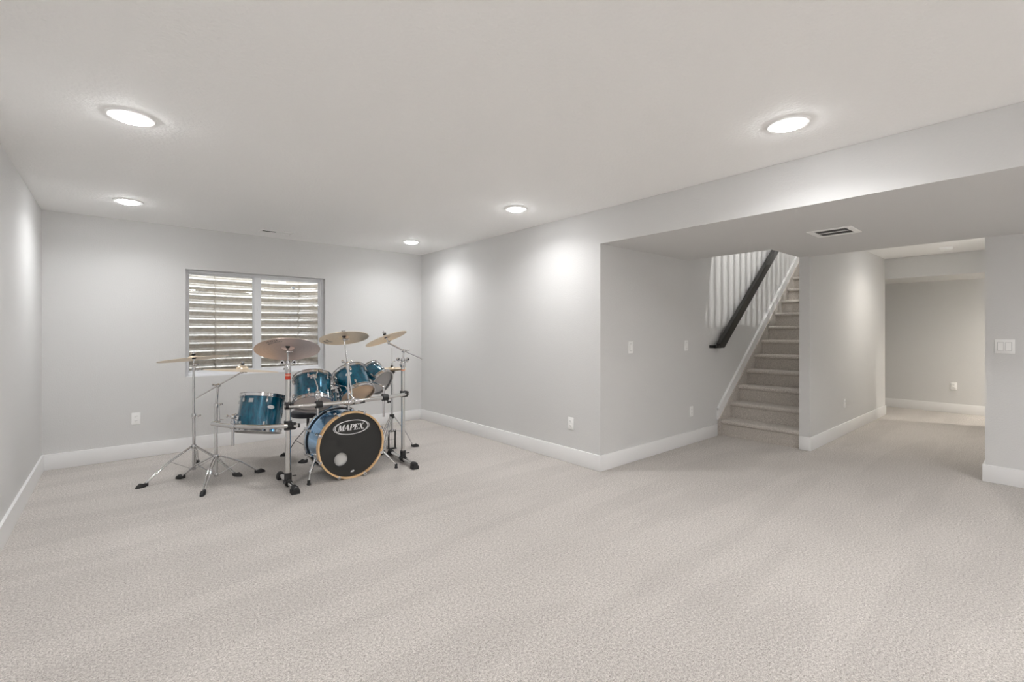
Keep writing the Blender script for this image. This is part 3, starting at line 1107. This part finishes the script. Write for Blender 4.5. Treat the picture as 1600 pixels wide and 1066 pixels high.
c2 = cymbal('crash_cymbal', sp, axs, 0.208, 'bronze cymbal highest above the middle of the drum kit', 'cymbal', BRONZE, 'cymbals of the drum kit', bell=0.2)
cymbal_logo(c2, sp, axs, 0.208, math.radians(-40))
rack_clamp(bp, off=(0, 0.030, 0), mat=CHROME, L=0.04, r=0.024)

# right boom arm
t = thing('cymbal_boom', (RX, RY, 0.96), 'chrome boom cymbal arm on the right rack post', 'cymbal arm', 'cymbal arms on the rack')
piv = V((RX + 0.008, RY - 0.006, 1.088))
m = MB(); m.tube((RX, RY, 0.95), piv, 0.0085); m.build('pole', CHROME, t)
bm0, bm1 = V((1.985, 4.222, 1.166)), V((2.232, 4.004, 1.010))
m = MB(); m.tube(bm0, piv, 0.0075); m.tube(piv, bm1, 0.0055); m.build('boom', CHROME, t)
m = MB(); m.ball(piv, 0.018); m.tube(piv - V((0.024, -0.01, 0)), piv + V((0.026, -0.01, 0.004)), 0.009); wingnut(m, piv + V((0.02, -0.01, 0.004)), (0.9, -0.4, 0.2), 1.0); m.build('boom_clamp', CHROME, t)
m = MB(); collar(m, (RX, RY, 0.985), (0, 0, 1), 0.016, 0.04); wingnut(m, (RX + 0.014, RY - 0.008, 0.985), (0.9, -0.4, 0), 1.1); m.build('height_clamp', CHROME, t)
cr = V((1.955, 4.240, 1.242))
axc = lean_axis(cr, 20.0, 9.5)
crt = bm0
m = MB(); m.ball(crt, 0.014); m.tube(crt, cr - axc * 0.01, 0.0065); wingnut(m, crt, (0.4, 0.3, 0.9), 1.0); m.build('tilter', CHROME, t)
felt_stack(t, cr, axc, above=0.045)
cymbal('crash_cymbal', cr, axc, 0.205, 'tilted bronze cymbal on the boom arm at the right of the kit', 'cymbal', BRONZE, 'cymbals of the drum kit', bell=0.2)

# ------------------------------------------------------------------ drums
def drum(name, label, cat, c0, axis, R, D, nl=6, top=COATED, bot=PINKH, rot=0.0, badge=None, group=None, hoop_h=0.032):
    """c0 centre of shell; axis points from the lower head to the batter head."""
    c0, axis = V(c0), V(axis).normalized()
    M = frame_z(c0, axis)
    t = thing(name, c0, label, cat, group)
    h = D / 2
    m = MB(); m.lathe([(R - 0.006, -h), (R, -h), (R, h), (R - 0.006, h)], M, 64, closed=True); m.build('shell', TEAL, t)
    for s, hm, hn in ((1, top, 'batter_head'), (-1, bot, 'resonant_head')):
        z = s * h
        m = MB(); m.lathe([(0, z + s * 0.004), (R - 0.012, z + s * 0.004), (R + 0.001, z + s * 0.0015), (R + 0.005, z - s * 0.004), (R + 0.005, z - s * 0.009), (R + 0.001, z - s * 0.009)], M, 64); m.build(hn, hm, t)
        m = MB()
        za, zb_ = z - s * 0.010, z + s * (hoop_h - 0.010)
        m.lathe([(R + 0.006, za), (R + 0.017, za), (R + 0.017, za + s * 0.004), (R + 0.009, za + s * 0.007), (R + 0.009, zb_ - s * 0.005), (R + 0.016, zb_ - s * 0.003), (R + 0.016, zb_), (R + 0.006, zb_)], M, 64, closed=True)
        m.build('hoop', CHROME, t)
        for k in range(nl):
            a = rot + 2 * PI * k / nl
            u = V((math.cos(a), math.sin(a), 0)); w = V((-math.sin(a), math.cos(a), 0))
            m = MB()
            zl = s * (h - 0.045)
            ML = M @ Matrix((( w.x, u.x, 0, u.x * (R + 0.008)), (w.y, u.y, 0, u.y * (R + 0.008)), (0, 0, 1, zl), (0, 0, 0, 1)))
            m.box((-0.010, -0.009, -0.017), (0.010, 0.011, 0.017), 0.006, ML)
            pa = M @ (u * (R + 0.0125) + V((0, 0, zl))); pb = M @ (u * (R + 0.0125) + V((0, 0, z + s * 0.004)))
            m.tube(pa, pb, 0.003, n=8)
            pc = M @ (u * (R + 0.0125) + V((0, 0, z + s * 0.012)))
            m.tube(pb, pc, 0.0065, n=8)
            m.build('lug', CHROME, t)
    if badge is not None:
        a, zb_, sw = badge
        m = MB()
        pts = []
        for k in range(28):
            q = 2 * PI * k / 28
            aa = a + 0.026 * math.cos(q) / R
            pts.append((aa, zb_ + 0.014 * math.sin(q)))
        bm = m.bm
        vs = [bm.verts.new(M @ V(((R + 0.0015) * math.cos(x), (R + 0.0015) * math.sin(x), z))) for x, z in pts]
        c = bm.verts.new(M @ V(((R + 0.002) * math.cos(a), (R + 0.002) * math.sin(a), zb_)))
        for k in range(28):
            m.face([vs[k], vs[(k + 1) % 28], c])
        b = m.build('badge', WHITE, t)
        m = MB()
        for k in range(5):
            aa = a + (k - 2) * 0.006 / R
            m.tube(M @ V(((R + 0.0022) * math.cos(aa), (R + 0.0022) * math.sin(aa), zb_ - 0.0035)), M @ V(((R + 0.0022) * math.cos(aa), (R + 0.0022) * math.sin(aa), zb_ + 0.0035)), 0.0010, n=6)
        m.build('lettering', SLOT, b)
    return t, M

def cam_angle(M, c0):
    """angle round the drum's axis that faces the open floor."""
    l = M.inverted() @ CAM
    return math.atan2(l.y, l.x)

def bracket(t, M, R, a, z, arm_to, pole_bottom):
    """shell bracket, L rod and rack pole."""
    u = V((math.cos(a), math.sin(a), 0))
    w = V((-math.sin(a), math.cos(a), 0))
    m = MB()
    ML = M @ Matrix(((w.x, u.x, 0, u.x * (R + 0.012)), (w.y, u.y, 0, u.y * (R + 0.012)), (0, 0, 1, z), (0, 0, 0, 1)))
    m.box((-0.028, -0.012, -0.020), (0.028, 0.016, 0.020), 0.008, ML)
    wingnut(m, ML @ V((0.02, 0.01, 0.016)), ML.to_3x3() @ V((0.5, 0.6, 0.8)), 0.9)
    return m.build('mount_bracket', CHROME, t), M @ (u * (R + 0.03) + V((0, 0, z)))

GRP = 'teal toms of the drum kit'
# first rack tom
c = V((1.290, 4.285, 0.748))
ax = lean_axis(c, 1.0, 27)
t, M = drum('rack_tom', 'teal rack tom left of centre, below the large dusky cymbal', 'tom drum', c, ax, 0.152, 0.225, 6, COATED, PINKH, 0.3, None, GRP)
a = cam_angle(M, c)
o, p = bracket(t, M, 0.152, a + 0.05, 0.050, None, None)
bp = bar_at(1.243)
t1 = thing('tom_mount', (bp.x, bp.y, 0.58), 'chrome tom mount with black clamp below the left rack tom', 'tom mount', 'tom mounts on the rack')
pole = V((bp.x, bp.y + 0.028, 0))
m = MB(); m.tube(pole + V((0, 0, 0.575)), pole + V((0, 0, 0.712)), 0.0095); m.build('pole', CHROME, t1)
m = MB(); m.box((-0.022, -0.018, -0.026), (0.022, 0.018, 0.026), 0.008, Matrix.Translation(pole + V((0, 0, 0.735))))
m.ball(pole + V((0, 0, 0.765)), 0.02); wingnut(m, pole + V((0, -0.014, 0.730)), (0.1, -1, 0.2), 1.1); m.build('ratchet', CHROME, t1)
m = MB(); m.path([pole + V((0, 0, 0.765)), pole + V((0, 0.004, 0.818)), V(p) + V((0, -0.004, 0))], 0.0058); m.ball(p, 0.020); m.build('rod', CHROME, t1)
m = MB(); m.lathe([(0.017, -0.026), (0.030, -0.026), (0.030, 0.026), (0.017, 0.026)], frame_z(bp, (1, 0, 0)), 20); m.tube(pole + V((0, 0, 0.645)), pole + V((0, 0, 0.69)), 0.02); m.build('clamp', BLACKP, t1)

# second rack tom, leaning left and tipped back
c = V((1.665, 4.300, 0.785))
ax = lean_axis(c, 21.0, 29)
t, M = drum('rack_tom', 'teal rack tom in the middle with a white oval badge and tan underside', 'tom drum', c, ax, 0.150, 0.225, 6, COATED, TANH, 0.1, None, GRP)
a = cam_angle(M, c)
# badge facing the room
def add_badge(t, M, R, a, zb_):
    m = MB(); bm = m.bm
    vs = []
    for k in range(28):
        q = 2 * PI * k / 28
        aa = a + 0.030 * math.cos(q) / R
        vs.append(bm.verts.new(M @ V(((R + 0.0015) * math.cos(aa), (R + 0.0015) * math.sin(aa), zb_ + 0.016 * math.sin(q)))))
    cc = bm.verts.new(M @ V(((R + 0.0022) * math.cos(a), (R + 0.0022) * math.sin(a), zb_)))
    for k in range(28):
        m.face([vs[k], vs[(k + 1) % 28], cc])
    b = m.build('badge', WHITE, t)
    m = MB()
    for k in range(5):
        aa = a + (k - 2) * 0.007 / R
        m.tube(M @ V(((R + 0.0024) * math.cos(aa), (R + 0.0024) * math.sin(aa), zb_ - 0.004)), M @ V(((R + 0.0024) * math.cos(aa), (R + 0.0024) * math.sin(aa), zb_ + 0.004)), 0.0012, n=6)
    m.build('lettering', SLOT, b)
add_badge(t, M, 0.150, a - 0.05, 0.030)
o, p = bracket(t, M, 0.150, a - 1.3, 0.045, None, None)
bp = bar_at(1.56)
t2 = thing('tom_mount', (bp.x, bp.y, 0.62), 'chrome tom mount behind the tall cymbal arm pole', 'tom mount', 'tom mounts on the rack')
m = MB(); m.path([bp + V((0, 0.02, -0.03)), bp + V((-0.02, 0.045, 0.03)), bp + V((-0.05, 0.12, 0.12)), p], 0.0065); m.build('rod', CHROME, t2)
m = MB(); m.lathe([(0.017, -0.022), (0.026, -0.022), (0.026, 0.022), (0.017, 0.022)], frame_z(bp, (1, 0, 0)), 20); m.ball(bp + V((-0.02, 0.03, 0.02)), 0.02); m.build('clamp', CHROME, t2)
m = MB(); m.tube(bp + V((0.03, 0, -0.02)), bp + V((0.075, -0.01, -0.012)), 0.006, 0.009); m.build('lever', BLACKP, t2)

# third, smallest tom, turned towards the drummer
c = V((1.950, 4.455, 0.812))
ax = lean_axis(c, 50.0, 34)
t, M = drum('rack_tom', 'small tom with clear lower head behind the tan bottomed tom', 'tom drum', c, ax, 0.127, 0.17, 6, COATED, CLEARH, 0.5, None, GRP)
a = cam_angle(M, c)
o, p = bracket(t, M, 0.127, a - 0.5, 0.0, None, None)
bp = bar_at(1.850)
pole = V((bp.x, bp.y + 0.028, 0))
t3 = thing('tom_mount', (bp.x, bp.y, 0.48), 'chrome tom mount with black clamp near the right rack post', 'tom mount', 'tom mounts on the rack')
m = MB(); m.tube(pole + V((0, 0, 0.485)), pole + V((0, 0, 0.770)), 0.0105); m.build('pole', CHROME, t3)
m = MB(); m.path([pole + V((0, 0, 0.755)), pole + V((-0.01, 0.02, 0.775)), pole + V((-0.02, 0.08, 0.785)), p], 0.0065); m.ball(pole + V((0, 0, 0.765)), 0.017); m.build('rod', CHROME, t3)
m = MB(); m.lathe([(0.017, -0.026), (0.031, -0.026), (0.031, 0.026), (0.017, 0.026)], frame_z(bp, (1, 0, 0)), 20); m.lathe([(0.010, -0.03), (0.022, -0.03), (0.022, 0.03), (0.010, 0.03)], frame_z(pole + V((0, 0, BARZ)), (0, 0, 1)), 16)
wingnut(m, bp + V((0.01, -0.02, -0.026)), (0.5, -0.8, -0.6), 1.2); m.build('clamp', BLACKP, t3)

# hanging floor tom on the side bar
c = V((0.930, 4.565, 0.548))
ax = lean_axis(c, -8.0, 6)
t, M = drum('floor_tom', 'teal floor tom with a white oval badge, hung on the left side bar', 'tom drum', c, ax, 0.176, 0.285, 6, COATED, COATED, 0.15, None, GRP)
a = cam_angle(M, c)
add_badge(t, M, 0.176, a + 0.42, 0.045)
m = MB(); bm = m.bm
for k in range(8):
    pass
aa0 = a - 0.52
pts = []
for da, z in ((-0.11, 0.078), (0.0, 0.078), (0.11, 0.078), (0.11, 0.112), (0.0, 0.112), (-0.11, 0.112)):
    pts.append(M @ V((0.1778 * math.cos(aa0 + da), 0.1778 * math.sin(aa0 + da), z)))
vs = [bm.verts.new(p_) for p_ in pts]
m.face([vs[0], vs[1], vs[4], vs[5]]); m.face([vs[1], vs[2], vs[3], vs[4]])
m.build('sticker', LABEL, t, smooth=False)
o, p = bracket(t, M, 0.176, a - 1.15, -0.055, None, None)
t4 = thing('tom_mount', (0.700, 4.535, 0.34), 'chrome tom mount holding the floor tom on the side bar', 'tom mount', 'tom mounts on the rack')
sp_ = min(arc_pts(sb0, sb1, (-0.06, -0.07, 0), 60), key=lambda q: abs(q.x - 0.688))
pole = V((sp_.x, sp_.y + 0.026, 0))
m = MB(); m.tube(pole + V((0, 0, 0.335)), pole + V((0, 0, 0.565)), 0.0115); m.build('pole', CHROME, t4)
m = MB(); m.ball(pole + V((0, 0, 0.575)), 0.020); m.path([pole + V((0, 0, 0.575)), pole + V((0.03, 0.01, 0.590)), V(p)], 0.006); wingnut(m, pole + V((-0.015, 0, 0.580)), (-1, 0.2, 0.2), 1.2); m.build('rod', CHROME, t4)
m = MB(); m.lathe([(0.018, -0.020), (0.024, -0.020), (0.024, 0.020), (0.018, 0.020)], frame_z(sp_, sbd), 20); m.tube(pole + V((0, 0, 0.50)), pole + V((0, 0, 0.54)), 0.018); m.build('clamp', CHROME, t4)

# snare drum behind
SNX, SNY = 1.462, 4.625
c = V((SNX, SNY, 0.632))
t, M = drum('snare_drum', 'teal snare drum seen between the two front rack toms', 'snare drum', c, V((-0.03, 0.02, 1)), 0.160, 0.135, 8, COATED, COATED, 0.2)
t = thing('snare_stand', (SNX, SNY, 0), 'low chrome tripod stand under the snare drum', 'drum stand')
tripod(t, (SNX, SNY), 0.20, 0.06, [(1.30, 4.75), (1.462, 4.43), (1.625, 4.75)], double=False)
m = MB(); m.tube((SNX, SNY, 0.05), (SNX, SNY, 0.475), 0.011); m.build('pole', CHROME, t)
m = MB()
for k in range(3):
    a = 2 * PI * k / 3 + 0.4
    m.path([(SNX, SNY, 0.475), (SNX + 0.14 * math.cos(a), SNY + 0.14 * math.sin(a), 0.515), (SNX + 0.183 * math.cos(a), SNY + 0.183 * math.sin(a), 0.545)], 0.006)
m.build('basket', CHROME, t)

# throne
t = thing('drum_throne', (1.455, 4.99, 0), 'low black padded drum stool behind the bass drum', 'stool')
m = MB(); m.lathe([(0, 0.405), (0.150, 0.405), (0.162, 0.412), (0.165, 0.435), (0.163, 0.452), (0.150, 0.462), (0.08, 0.466), (0, 0.467)], Matrix.Translation((1.455, 4.99, 0)), 40)
m.build('seat', VINYLB, t)
m = MB(); m.tube((1.455, 4.99, 0.07), (1.455, 4.99, 0.405), 0.014); m.build('pole', BLACKM, t)
tripod(t, (1.455, 4.99), 0.27, 0.09, [(1.225, 5.125), (1.47, 4.74), (1.69, 5.09)], double=False, mat=BLACKM)

# ------------------------------------------------------------------ bass drum
KX, KZ, KR = 1.522, 0.2905, 0.272
KY0, KY1 = 3.985, 4.335
kd = thing('bass_drum', (KX, 4.15, 0), 'blue bass drum with black front head and maple hoop', 'bass drum')
MK = frame_z((KX, KY0, KZ), (0, 1, 0))       # local z runs away from the room
D = KY1 - KY0
m = MB(); m.lathe([(KR - 0.008, 0), (KR, 0), (KR, D), (KR - 0.008, D)], MK, 96, closed=True); m.build('shell', KICKB, kd)
m = MB(); m.lathe([(KR + 0.004, -0.028), (KR + 0.0185, -0.030), (KR + 0.0185, 0.014), (KR + 0.004, 0.014)], MK, 96, closed=True); tag(m.build('front_hoop', MAPLE, kd), 'natural maple hoop')
m = MB(); m.lathe([(KR + 0.004, D - 0.014), (KR + 0.0185, D - 0.014), (KR + 0.0185, D + 0.030), (KR + 0.004, D + 0.028)], MK, 96, closed=True); m.build('rear_hoop', SATIN, kd)
m = MB(); m.lathe([(KR + 0.0005, D - 0.020), (KR + 0.009, D - 0.020), (KR + 0.009, D - 0.008), (KR + 0.0005, D - 0.008)], MK, 96, closed=True); m.build('hoop_liner', BLACKP, kd)
m = MB(); m.lathe([(0, D + 0.004), (KR + 0.004, D + 0.004), (KR + 0.004, D - 0.004)], MK, 64); m.build('batter_head', COATED, kd)
# black front head with a port hole
HY = KY0 - 0.012
px0, pz0, pr0 = 1.428, 0.178, 0.060
m = MB(); bm = m.bm; N = 72
outer, inner, back = [], [], []
for k in range(N):
    a = 2 * PI * k / N
    outer.append(bm.verts.new((KX + (KR + 0.004) * math.cos(a), HY, KZ + (KR + 0.004) * math.sin(a))))
    inner.append(bm.verts.new((px0 + pr0 * math.cos(a), HY, pz0 + pr0 * math.sin(a))))
    back.append(bm.verts.new((KX + (KR + 0.004) * math.cos(a), HY + 0.02, KZ + (KR + 0.004) * math.sin(a))))
for k in range(N):
    k2 = (k + 1) % N
    bm.faces.new([outer[k], outer[k2], inner[k2], inner[k]])
    bm.faces.new([outer[k], back[k], back[k2], outer[k2]])
fh = m.build('front_head', BLACKH, kd, angle=30)
fh_off = HY - 0.0012
# ring of the port
m = MB(); m.lathe([(pr0 - 0.003, -0.002), (pr0 + 0.003, -0.0015), (pr0 + 0.003, 0.002), (pr0 - 0.003, 0.002)], frame_z((px0, HY, pz0), (0, -1, 0)), 48, closed=True)
m.build('port_ring', BLACKP, kd)
# printed oval and lettering
m = MB()
LCX, LCZ = 1.523, 0.443
def ellipse_ring(m, a0, b0, a1, b1, n=72):
    bm = m.bm
    o_ = []; i_ = []; 
    for k in range(n):
        q = 2 * PI * k / n
        o_.append(bm.verts.new((LCX + a0 * math.cos(q), fh_off, LCZ + b0 * math.sin(q))))
        i_.append(bm.verts.new((LCX + a1 * math.cos(q), fh_off, LCZ + b1 * math.sin(q))))
    for k in range(n):
        bm.faces.new([o_[k], o_[(k + 1) % n], i_[(k + 1) % n], i_[k]])
ellipse_ring(m, 0.160, 0.0635, 0.156, 0.0605)
ellipse_ring(m, 0.1485, 0.0630, 0.1415, 0.0570)
def glyph(m, quads, x, z, s, shear=0.22):
    for q in quads:
        m.prism([(x + (px + shear * pz) * s, fh_off, z + pz * s) for px, pz in q], (0, -0.0006, 0))
def bar(x0, z0, x1, z1, w):
    return [(x0 - w / 2, z0), (x0 + w / 2, z0), (x1 + w / 2, z1), (x1 - w / 2, z1)]
def rect(x0, z0, x1, z1):
    return [(x0, z0), (x1, z0), (x1, z1), (x0, z1)]
GL = {
    'M': ([bar(0.10, 0, 0.10, 1, 0.09), bar(0.18, 1, 0.44, 0.05, 0.24), bar(0.44, 0.05, 0.74, 1, 0.09), bar(0.80, 0, 0.80, 1, 0.24), rect(-0.04, 0, 0.24, 0.07), rect(0.60, 0, 0.98, 0.07), rect(-0.04, 0.93, 0.24, 1), rect(0.72, 0.93, 0.98, 1)], 1.02),
    'A': ([bar(0.10, 0, 0.44, 1, 0.08), bar(0.72, 0, 0.44, 1, 0.25), rect(0.22, 0.30, 0.62, 0.38), rect(-0.04, 0, 0.24, 0.07), rect(0.52, 0, 0.92, 0.07)], 0.90),
    'P': ([bar(0.18, 0, 0.18, 1, 0.24), rect(0.0, 0, 0.38, 0.07), rect(0.0, 0.93, 0.50, 1), rect(0.28, 0.42, 0.52, 0.49), [(0.50, 0.42), (0.66, 0.50), (0.52, 0.56), (0.50, 0.50)], [(0.50, 1.0), (0.50, 0.93), (0.54, 0.88), (0.68, 0.92)], [(0.52, 0.56), (0.66, 0.50), (0.74, 0.64), (0.74, 0.80), (0.68, 0.92), (0.54, 0.88)]], 0.76),
    'E': ([bar(0.18, 0, 0.18, 1, 0.24), rect(0.0, 0, 0.66, 0.08), rect(0.0, 0.92, 0.64, 1), rect(0.28, 0.46, 0.48, 0.54), rect(0.58, 0.0, 0.68, 0.26), rect(0.56, 0.76, 0.66, 1.0), rect(0.44, 0.38, 0.50, 0.62)], 0.76),
    'X': ([bar(0.14, 1, 0.66, 0, 0.26), bar(0.66, 1, 0.14, 0, 0.09), rect(0.0, 0, 0.28, 0.07), rect(0.50, 0, 0.84, 0.07), rect(0.0, 0.93, 0.32, 1), rect(0.54, 0.93, 0.82, 1)], 0.86),
    '.': ([rect(0.0, 0, 0.13, 0.14)], 0.16),
}
S = 0.052
total = sum(GL[ch][1] for ch in 'MAPEX.') * S
x = LCX - total / 2 - 0.006
for i, ch in enumerate('MAPEX.'):
    q, w = GL[ch]
    sc_ = S * (1.06 if ch == 'M' else 1.0)
    glyph(m, q, x, LCZ - S * 0.50, sc_)
    x += w * S
m.build('logo', WHITE, fh, smooth=False)
m = MB(); m.prism([(1.512, fh_off, 0.050), (1.540, fh_off, 0.052), (1.546, fh_off, 0.062), (1.538, fh_off, 0.068), (1.516, fh_off, 0.064)], (0, -0.0006, 0)); m.build('maker_mark', LABEL, fh, smooth=False)
# lugs and claws
for k in range(8):
    a = 2 * PI * k / 8 + PI / 8
    u = V((math.cos(a), 0, math.sin(a)))
    ctr = V((KX, 0, KZ))
    for front in (True, False):
        yl = KY0 + 0.085 if front else KY1 - 0.085
        ye = KY0 - 0.024 if front else KY1 + 0.024
        sgn = -1 if front else 1
        w_ = V((-u.z, 0, u.x))
        ML = Matrix(((w_.x, u.x, 0, 0), (w_.y, u.y, 1, 0), (w_.z, u.z, 0, 0), (0, 0, 0, 1)))
        MLl = Matrix.Translation(ctr + u * (KR + 0.010) + V((0, yl, 0))) @ ML
        m = MB(); m.box((-0.011, -0.012, -0.022), (0.011, 0.014, 0.022), 0.006, MLl)
        m.build('lug', CHROME, kd)
        m = MB()
        rp = ctr + u * (KR + 0.028)
        m.tube(rp + V((0, yl, 0)) - u * 0.012, rp + V((0, ye + sgn * 0.01, 0)), 0.0035, n=8)
        MC = Matrix.Translation(ctr + u * (KR + 0.022) + V((0, ye, 0))) @ ML
        m.box((-0.012, -0.016, -0.006), (0.012, 0.012, 0.006), 0.003, MC)
        MC2 = Matrix.Translation(ctr + u * (KR + 0.024) + V((0, ye - sgn * 0.014, 0))) @ ML
        m.box((-0.012, -0.004, -0.014), (0.012, 0.004, 0.014), 0.002, MC2)
        if k % 2 == 0 or not front:
            m.tube(rp + V((0, ye + sgn * 0.012, 0)) - w_ * 0.015, rp + V((0, ye + sgn * 0.012, 0)) + w_ * 0.015, 0.0035, n=8)
        m.build('claw', CHROME, kd)
# spurs
for (top, knee_, tip) in ((V((1.262, 4.085, 0.215)), V((1.200, 4.045, 0.100)), V((1.178, 4.018, 0.0))), (V((1.790, 4.085, 0.230)), V((1.885, 4.020, 0.110)), V((1.948, 3.985, 0.0)))):
    m = MB()
    d_ = (knee_ - top).normalized()
    m.tube(top, knee_, 0.0105); m.tube(knee_, tip + V((0, 0, 0.03)), 0.0065); collar(m, knee_, d_, 0.014, 0.02)
    m.box((-0.02, -0.026, -0.022), (0.02, 0.026, 0.022), 0.008, Matrix.Translation(top + V((0.006 if top.x < 1.5 else -0.006, 0, 0))))
    m.tube(top - V((0.0, 0.05, 0)), top + V((0, 0.05, 0)), 0.008)
    s_ = m.build('spur', CHROME, kd)
    m = MB(); m.lathe([(0, 0.0005), (0.014, 0.0005), (0.016, 0.006), (0.011, 0.022), (0.013, 0.036), (0.008, 0.042), (0, 0.042)], Matrix.Translation((tip.x, tip.y, 0)), 16); m.build('rubber_foot', RUBBER, s_)
# cushion inside, seen through the port
m = MB()
b = bmesh.new()
bmesh.ops.create_uvsphere(b, u_segments=28, v_segments=18, radius=1.0)
for v in b.verts:
    x_, y_, z_ = v.co
    sq = lambda q, e: math.copysign(abs(q) ** e, q)
    v.co = V((KX + 0.01 + 0.185 * sq(x_, 0.7), KY0 + 0.083 + 0.078 * sq(y_, 0.75), 0.165 + 0.105 * sq(z_, 0.7)))
m.merge(b)
tag(m.build('cushion', PILLOW, None, origin=(KX, 4.07, 0.06)), 'pale cushion inside the bass drum showing through the round port', 'cushion')

# ------------------------------------------------------------------ hi-hat
HX, HY_ = 2.232, 4.668
t = thing('hi_hat_stand', (HX, HY_, 0), 'chrome pedal stand carrying the small hi-hat cymbals at the right', 'hi-hat stand')
tripod(t, (HX, HY_), 0.350, 0.205, [(2.505, 4.565), (2.03, 4.50), (2.20, 4.99)], double=True, knee=0.62)
m = MB(); m.tube((HX, HY_, 0.20), (HX, HY_, 0.70), 0.0125); m.tube((HX, HY_, 0.70), (HX, HY_, 0.84), 0.009); m.build('tube', CHROME, t)
m = MB(); m.tube((HX, HY_, 0.05), (HX, HY_, 1.10), 0.003); m.build('pull_rod', CHROME, t)
m = MB(); m.lathe([(0.0125, 0.33), (0.026, 0.335), (0.026, 0.375), (0.0125, 0.38)], Matrix.Translation((HX, HY_, 0)), 20); m.build('leg_block', BLACKP, t)
m = MB(); m.lathe([(0, 0.795), (0.012, 0.795), (0.018, 0.82), (0.034, 0.832), (0.034, 0.848), (0.010, 0.850), (0, 0.856)], Matrix.Translation((HX, HY_, 0)), 20); m.build('seat_cup', BLACKP, t)
m = MB()
for k in (-1, 1):
    m.box((HX + k * 0.038 - 0.007, HY_ - 0.01, 0.004), (HX + k * 0.038 + 0.007, HY_ + 0.01, 0.20), 0.003)
m.box((HX - 0.045, HY_ - 0.011, 0.185), (HX + 0.045, HY_ + 0.011, 0.205), 0.003); m.box((HX - 0.045, HY_ - 0.03, 0.001), (HX + 0.045, HY_ + 0.02, 0.012), 0.003)
m.build('pedal_frame', BLACKM, t)
m = MB(); m.prism([(HX - 0.035, HY_ + 0.0, 0.10), (HX + 0.035, HY_ + 0.0, 0.10), (HX + 0.03, HY_ + 0.26, 0.03), (HX - 0.03, HY_ + 0.26, 0.03)], (0, 0, 0.008)); m.box((HX - 0.03, HY_ + 0.24, 0.001), (HX + 0.03, HY_ + 0.32, 0.034), 0.004)
m.build('footboard', CHROME, t)
m = MB(); collar(m, (HX, HY_, 0.925), (0, 0, 1), 0.010, 0.045); wingnut(m, (HX + 0.008, HY_ - 0.006, 0.955), (0.9, -0.5, 0.1), 0.9); m.build('clutch', CHROME, t)
m = MB(); m.lathe([(0, 0.893), (0.014, 0.893), (0.014, 0.908), (0, 0.908)], Matrix.Translation((HX, HY_, 0)), 16); m.build('felt', BLACKP, t)
hp = V((HX, HY_, 0.894))
cymbal('hi_hat_cymbal', hp, lean_axis(hp, 0.5, -4.5), 0.150, 'upper bronze hi-hat cymbal at the right of the kit', 'cymbal', BRONZE, 'cymbals of the drum kit', bell=0.26, bow=0.075)
hp2 = V((HX, HY_, 0.846))
cymbal('hi_hat_cymbal', hp2, -lean_axis(hp2, 0.5, -4.5), 0.150, 'lower bronze hi-hat cymbal, upside down under its twin', 'cymbal', BRONZE, 'cymbals of the drum kit', bell=0.26, bow=0.075)
